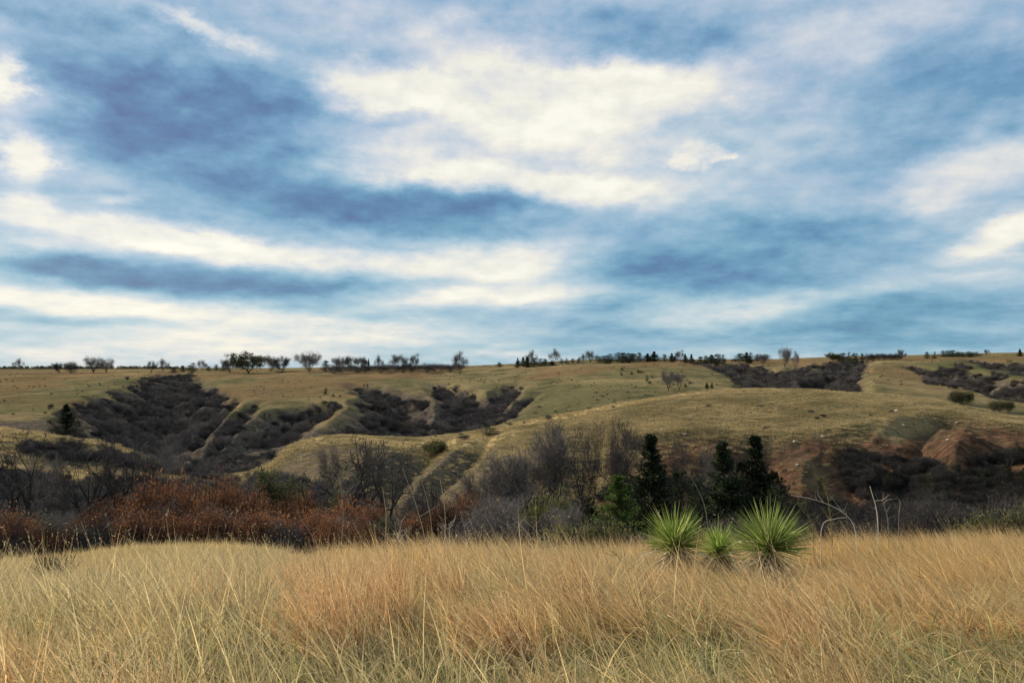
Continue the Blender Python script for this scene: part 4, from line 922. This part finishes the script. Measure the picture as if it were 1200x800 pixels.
def yucca(px, r, wpx, top, low, label, n, nd):
    x, y = pr(px, r); z = hz(x, y); e = lambda q: y * math.tan(math.atan((400 - q) / F) + PITCH)
    o = bpy.data.objects.new('yucca', None); col.objects.link(o); o.location = (x, y, z); tag(o, label, 'plant', 'yuccas on the meadow edge')
    rad = wpx / F * y / 2; cz = e(low) - z; hh = e(top) - z - cz
    v, f = tubes([(0, 0, -.05, .01, 0, cz * .6, .07, .07), (.01, 0, cz * .6, 0, 0, cz, .07, .05)], 8)
    obj('stem', newmesh('stem', v, f, M_DEAD, dict(t=np.zeros(len(v)), rnd=np.full(len(v), .2))), o)
    g = random.Random(int(px))
    for i in range(n):
        elv = math.asin(g.uniform(-.08, 1.0)); a = g.uniform(0, 2 * math.pi)
        ln = math.hypot(rad * math.cos(elv), hh * math.sin(elv)) * g.uniform(.74, 1.05)
        q = obj('leaf', g.choice(YL), o); k = ln / .5
        q.location = (g.uniform(-.03, .03), g.uniform(-.03, .03), cz - g.uniform(0, .05)); q.rotation_euler = (g.uniform(-.8, .8), -elv, a); q.scale = (k, 1.05, k)
    VV, FF, TT, RR, o_ = [], [], [], [], 0
    for i in range(260):
        elv = math.asin(g.uniform(-.08, 1.0)); a = g.uniform(0, 2 * math.pi); ln = math.hypot(rad * math.cos(elv), hh * math.sin(elv)) * g.uniform(.5, 1.0)
        src = g.choice(YL); M = Matrix.Translation((0, 0, cz - .02)) @ Matrix.Rotation(a, 4, 'Z') @ Matrix.Rotation(-elv, 4, 'Y') @ Matrix.Rotation(g.uniform(-.8, .8), 4, 'X') @ Matrix.Diagonal((ln / .5, 1, ln / .5, 1))
        q_ = g.random()
        for v_ in src.vertices: VV.append(tuple(M @ v_.co))
        for p_ in src.polygons: FF.append(tuple(k_ + o_ for k_ in p_.vertices))
        TT += [d_.value for d_ in src.attributes['t'].data]; RR += [q_] * len(src.vertices); o_ += len(src.vertices)
    obj('inner_leaves', newmesh('inner_leaves', VV, FF, M_YUCCA, dict(t=TT, rnd=RR), True), o)['kind'] = 'stuff'
    for i in range(nd):
        elv = R(g.uniform(-60, 14)); a = g.uniform(0, 2 * math.pi)
        q = obj('dead_leaf', g.choice(DL), o); k = rad / .5 * g.uniform(.65, 1.15); q.location = (0, 0, cz - g.uniform(0, .16)); q.rotation_euler = (g.uniform(-.8, .8), -elv, a); q.scale = (k, 1, k)
    return o
yucca(789, 9.6, 90, 581, 637, 'left spiky green yucca on the meadow edge', 295, 120)
yucca(899, 9.2, 122, 578, 641, 'largest spiky green yucca, right of the pair', 298, 150)
yucca(841, 9.9, 74, 602, 645, 'small half dead yucca between the two large ones', 120, 240)

# ------------------------------------------------------------------ single stalks, branches, weeds
def stalk(name, pts, r0, r1, m, label, cat='plant', twigs=0, seed=0, group=None):
    """pts = (px, py, distance) along the stem; built at their true distance"""
    P3 = []
    for (a, b, d) in pts:
        x, y = pr(a, d); P3.append(Vector((x, y, y * math.tan(math.atan((400 - b) / F) + PITCH))))
    gz = hz(P3[0].x, P3[0].y); base = Vector((P3[0].x, P3[0].y, gz - .03)); P3 = [base] + P3 if P3[0].z > gz else [base] + P3[1:]
    Q = []
    for i in range(len(P3) - 1):
        for k in range(4):
            t = k / 4; a = P3[max(i - 1, 0)]; b = P3[i]; c = P3[i + 1]; d = P3[min(i + 2, len(P3) - 1)]
            Q.append(.5 * ((2 * b) + (c - a) * t + (2 * a - 5 * b + 4 * c - d) * t * t + (3 * b - a - 3 * c + d) * t ** 3))
    Q.append(P3[-1]); n = len(Q) - 1; g = random.Random(seed); S = []; tw = []
    for i in range(n):
        ra = r0 + (r1 - r0) * i / n; rb = r0 + (r1 - r0) * (i + 1) / n
        S.append((*(Q[i] - base), *(Q[i + 1] - base), ra, rb))
    for k in range(twigs):
        i = g.randint(max(1, n // 3), n); p = Q[i] - base; d = Vector((g.uniform(-1, 1), g.uniform(-1, 1), g.uniform(.1, 1))).normalized()
        ln = g.uniform(.08, .3); q = p + d * ln * .5; e = q + (d + Vector((g.uniform(-.5, .5), g.uniform(-.5, .5), g.uniform(-.2, .5)))).normalized() * ln * .5
        tw += [(*p, *q, r1 * .9, r1 * .7), (*q, *e, r1 * .7, r1 * .35)]
    o = bpy.data.objects.new(name, None); col.objects.link(o); o.location = base; tag(o, label, cat, group)
    v, f = tubes(S, 5); obj('stem', newmesh('stem', v, f, m, dict(t=np.zeros(len(v)), rnd=np.full(len(v), .8)), True), o)
    if tw:
        v, f = tubes(tw, 3); obj('twigs', newmesh('twigs', v, f, m, dict(t=np.zeros(len(v)), rnd=np.full(len(v), .6))), o)['kind'] = 'stuff'
    return o
stalk('dead_stalk', [(829, 650, 10), (826, 600, 10), (815, 570, 10), (800, 546, 10)], .006, .003, M_PALEBARK, 'grey curved dead flower stalk rising between the two yuccas')
stalk('arching_branch', [(1000, 625, 12), (985, 600, 12), (955, 586, 12), (925, 580, 12)], .006, .0025, M_PALEBARK, 'pale arching branch just right of the large yucca', twigs=6, seed=3)
stalk('arching_branch', [(960, 620, 12), (975, 608, 12), (990, 606, 12)], .008, .004, M_PALEBARK, 'short pale bent branch lying on the grass right of the yuccas', twigs=1, seed=4)
stalk('weed', [(972, 625, 13), (970, 600, 13), (966, 575, 13), (958, 560, 13)], .012, .004, M_OLIVE, 'tall yellowish weed with ragged twigs right of the large yucca', twigs=46, seed=5)
stalk('weed', [(950, 620, 13), (940, 600, 13), (932, 590, 13)], .010, .004, M_OLIVE, 'shorter ragged weed touching the large yucca', twigs=30, seed=6)
stalk('dead_stalk', [(1026, 620, 14), (1024, 595, 14), (1020, 580, 14), (1017, 569, 14)], .008, .004, M_PALEBARK, 'pale crooked stalk against the dark bank, left one', twigs=2, seed=7)
stalk('dead_stalk', [(1038, 620, 14), (1036, 600, 14), (1032, 588, 14), (1033, 578, 14)], .007, .003, M_PALEBARK, 'darker crooked stalk right of the pale one', twigs=5, seed=8)
stalk('dead_stalk', [(1050, 612, 14), (1052, 590, 14), (1050, 584, 14)], .006, .004, M_PALEBARK, 'short hooked pale stalk farthest right against the dark bank', seed=9)
stalk('dead_stalk', [(742, 690, 9.5), (738, 674, 9.5), (728, 658, 9.5), (717, 645, 9.5)], .007, .004, M_BARK, 'dark leaning dead stem in the grass left of the yuccas', twigs=8, seed=10)
for i, (a, b) in enumerate([((522, 640), (516, 560)), ((500, 640), (472, 548)), ((508, 638), (494, 560)), ((370, 640), (352, 604)), ((452, 640), (449, 570)), ((402, 640), (399, 560)), ((586, 650), (570, 606)), ((632, 645), (600, 606)), ((545, 645), (540, 600)), ((640, 640), (618, 612))]):
    labs = ['tall straight tan stem in front of the dead sapling', 'longest leaning tan stem left of the dead sapling', 'leaning tan stem between the two tallest ones', 'slender reddish stem leaning left on the left rise', 'thin upright tan stem below the leaning dark tree',
            'thin upright tan stem below the big spreading tree', 'tan stem leaning left at centre of the grass edge', 'longer tan stem leaning left right of centre', 'short tan stem just right of the dead sapling', 'short tan stem leaning left beside the longer one']
    r_ = 9 + (i % 3) * 1.3
    stalk('grass_stem', [(a[0], a[1], r_), ((a[0] + b[0]) / 2 + 3, (a[1] + b[1]) / 2, r_), (b[0], b[1], r_)], .0045, .002, M_DEAD, labs[i], twigs=5, seed=20 + i)
def sapling():
    r_ = 14.5; x, y = pr(505, r_); z = hz(x, y)
    th, tn, tips, rad = grow(77, H=1.5, trunk=.45, limbs=3, levels=3, ang=.75, wide=1.3, r0=.035, twig_r=.007, curve=.4, stems=2, side=.4)
    o = bpy.data.objects.new('dead_sapling', None); col.objects.link(o); o.location = (x, y, z); tag(o, 'small gnarled dead sapling with forked dark top on the grass edge', 'tree')
    v, f = tubes(th, 6); obj('trunk', newmesh('trunk', v, f, M_PALEBARK, None, True), o); v, f = tubes(tn, 4); obj('crown', newmesh('crown', v, f, M_BARK), o)
sapling()
def meadow_bush(px, r_, H, w, label):
    p = BRUSH[0]; x, y = pr(px, r_); z = hz(x, y); o = bpy.data.objects.new('shrub', None); col.objects.link(o); o.location = (x, y, z); o.scale = (w, w, H / 3.0); tag(o, label, 'shrub')
    th, tn, tips, rad = grow(91, H=3, trunk=.1, limbs=5, levels=4, ang=.3, wide=.7, r0=.02, stems=12, twig_r=.014, curve=.1)
    v, f = tubes(np.vstack([th, tn]), 3); obj('twigs', newmesh('twigs', v, f, M_TWIG), o)['kind'] = 'stuff'
meadow_bush(68, 13.5, .62, .24, 'grey twiggy low bush standing in the left meadow')
# ------------------------------------------------------------------ pale rocks on the bank
def rock(px, py, wpx, label, rmin=110):
    x, y, z, r = ground_at(px, py, rmin, 320); g = np.random.default_rng(int(px)); import bmesh
    bm = bmesh.new(); bmesh.ops.create_icosphere(bm, subdivisions=2, radius=1); s = wpx / F * r / 3.2
    for v in bm.verts:
        n = v.co.normalized(); k = 1 + .25 * math.sin(n.x * 4 + px) * math.cos(n.y * 5 + px) + g.uniform(-.08, .08); v.co = Vector((n.x * k * s * 1.2, n.y * k * s, n.z * k * s * .75))
    me = bpy.data.meshes.new('rock'); bm.to_mesh(me); bm.free(); me.materials.append(M_ROCK); o = obj('rock', me, loc=(x, y, z + s * .3)); tag(o, label, 'rock', 'pale rocks on the hill')
for a in [(930, 518, 6, 'pale rock at the left on the top edge of the red bank'), (963, 512, 6, 'pale rock second from left along the red bank edge'), (1057, 499, 5, 'pale rock near the middle of the bank edge'),
          (1050, 482, 6, 'flat pale rock on the grass above the bank edge'), (802, 509, 5, 'pale rock beside the small red scar left of the conifers'), (1120, 496, 4, 'small pale rock high on the right bank'),
          (1109, 516, 5, 'pale rock on the right bank below the high small one'), (933, 546, 5, 'pale rock low on the bank left side'), (905, 472, 4, 'tiny pale rock on the green crest'), (82, 543, 5, 'white rock in the left valley')]:
    rock(*a)
ORD = 'first second third fourth fifth sixth seventh eighth ninth tenth eleventh twelfth thirteenth fourteenth fifteenth sixteenth seventeenth eighteenth nineteenth twentieth'.split()
bylab = {}
for o in col.objects:
    if o.parent is None and 'category' in o.keys(): bylab.setdefault(o['label'], []).append(o)
for lab, os_ in bylab.items():
    if 1 < len(os_) <= 20:
        os_.sort(key=lambda o: o.location.x / o.location.y)
        for i, o in enumerate(os_): o['label'] = ' '.join(lab.split()[:12]) + (', leftmost' if i == 0 else ', rightmost' if i == len(os_) - 1 else ', %s from left' % ORD[i])
print('objects', len(bpy.data.objects))
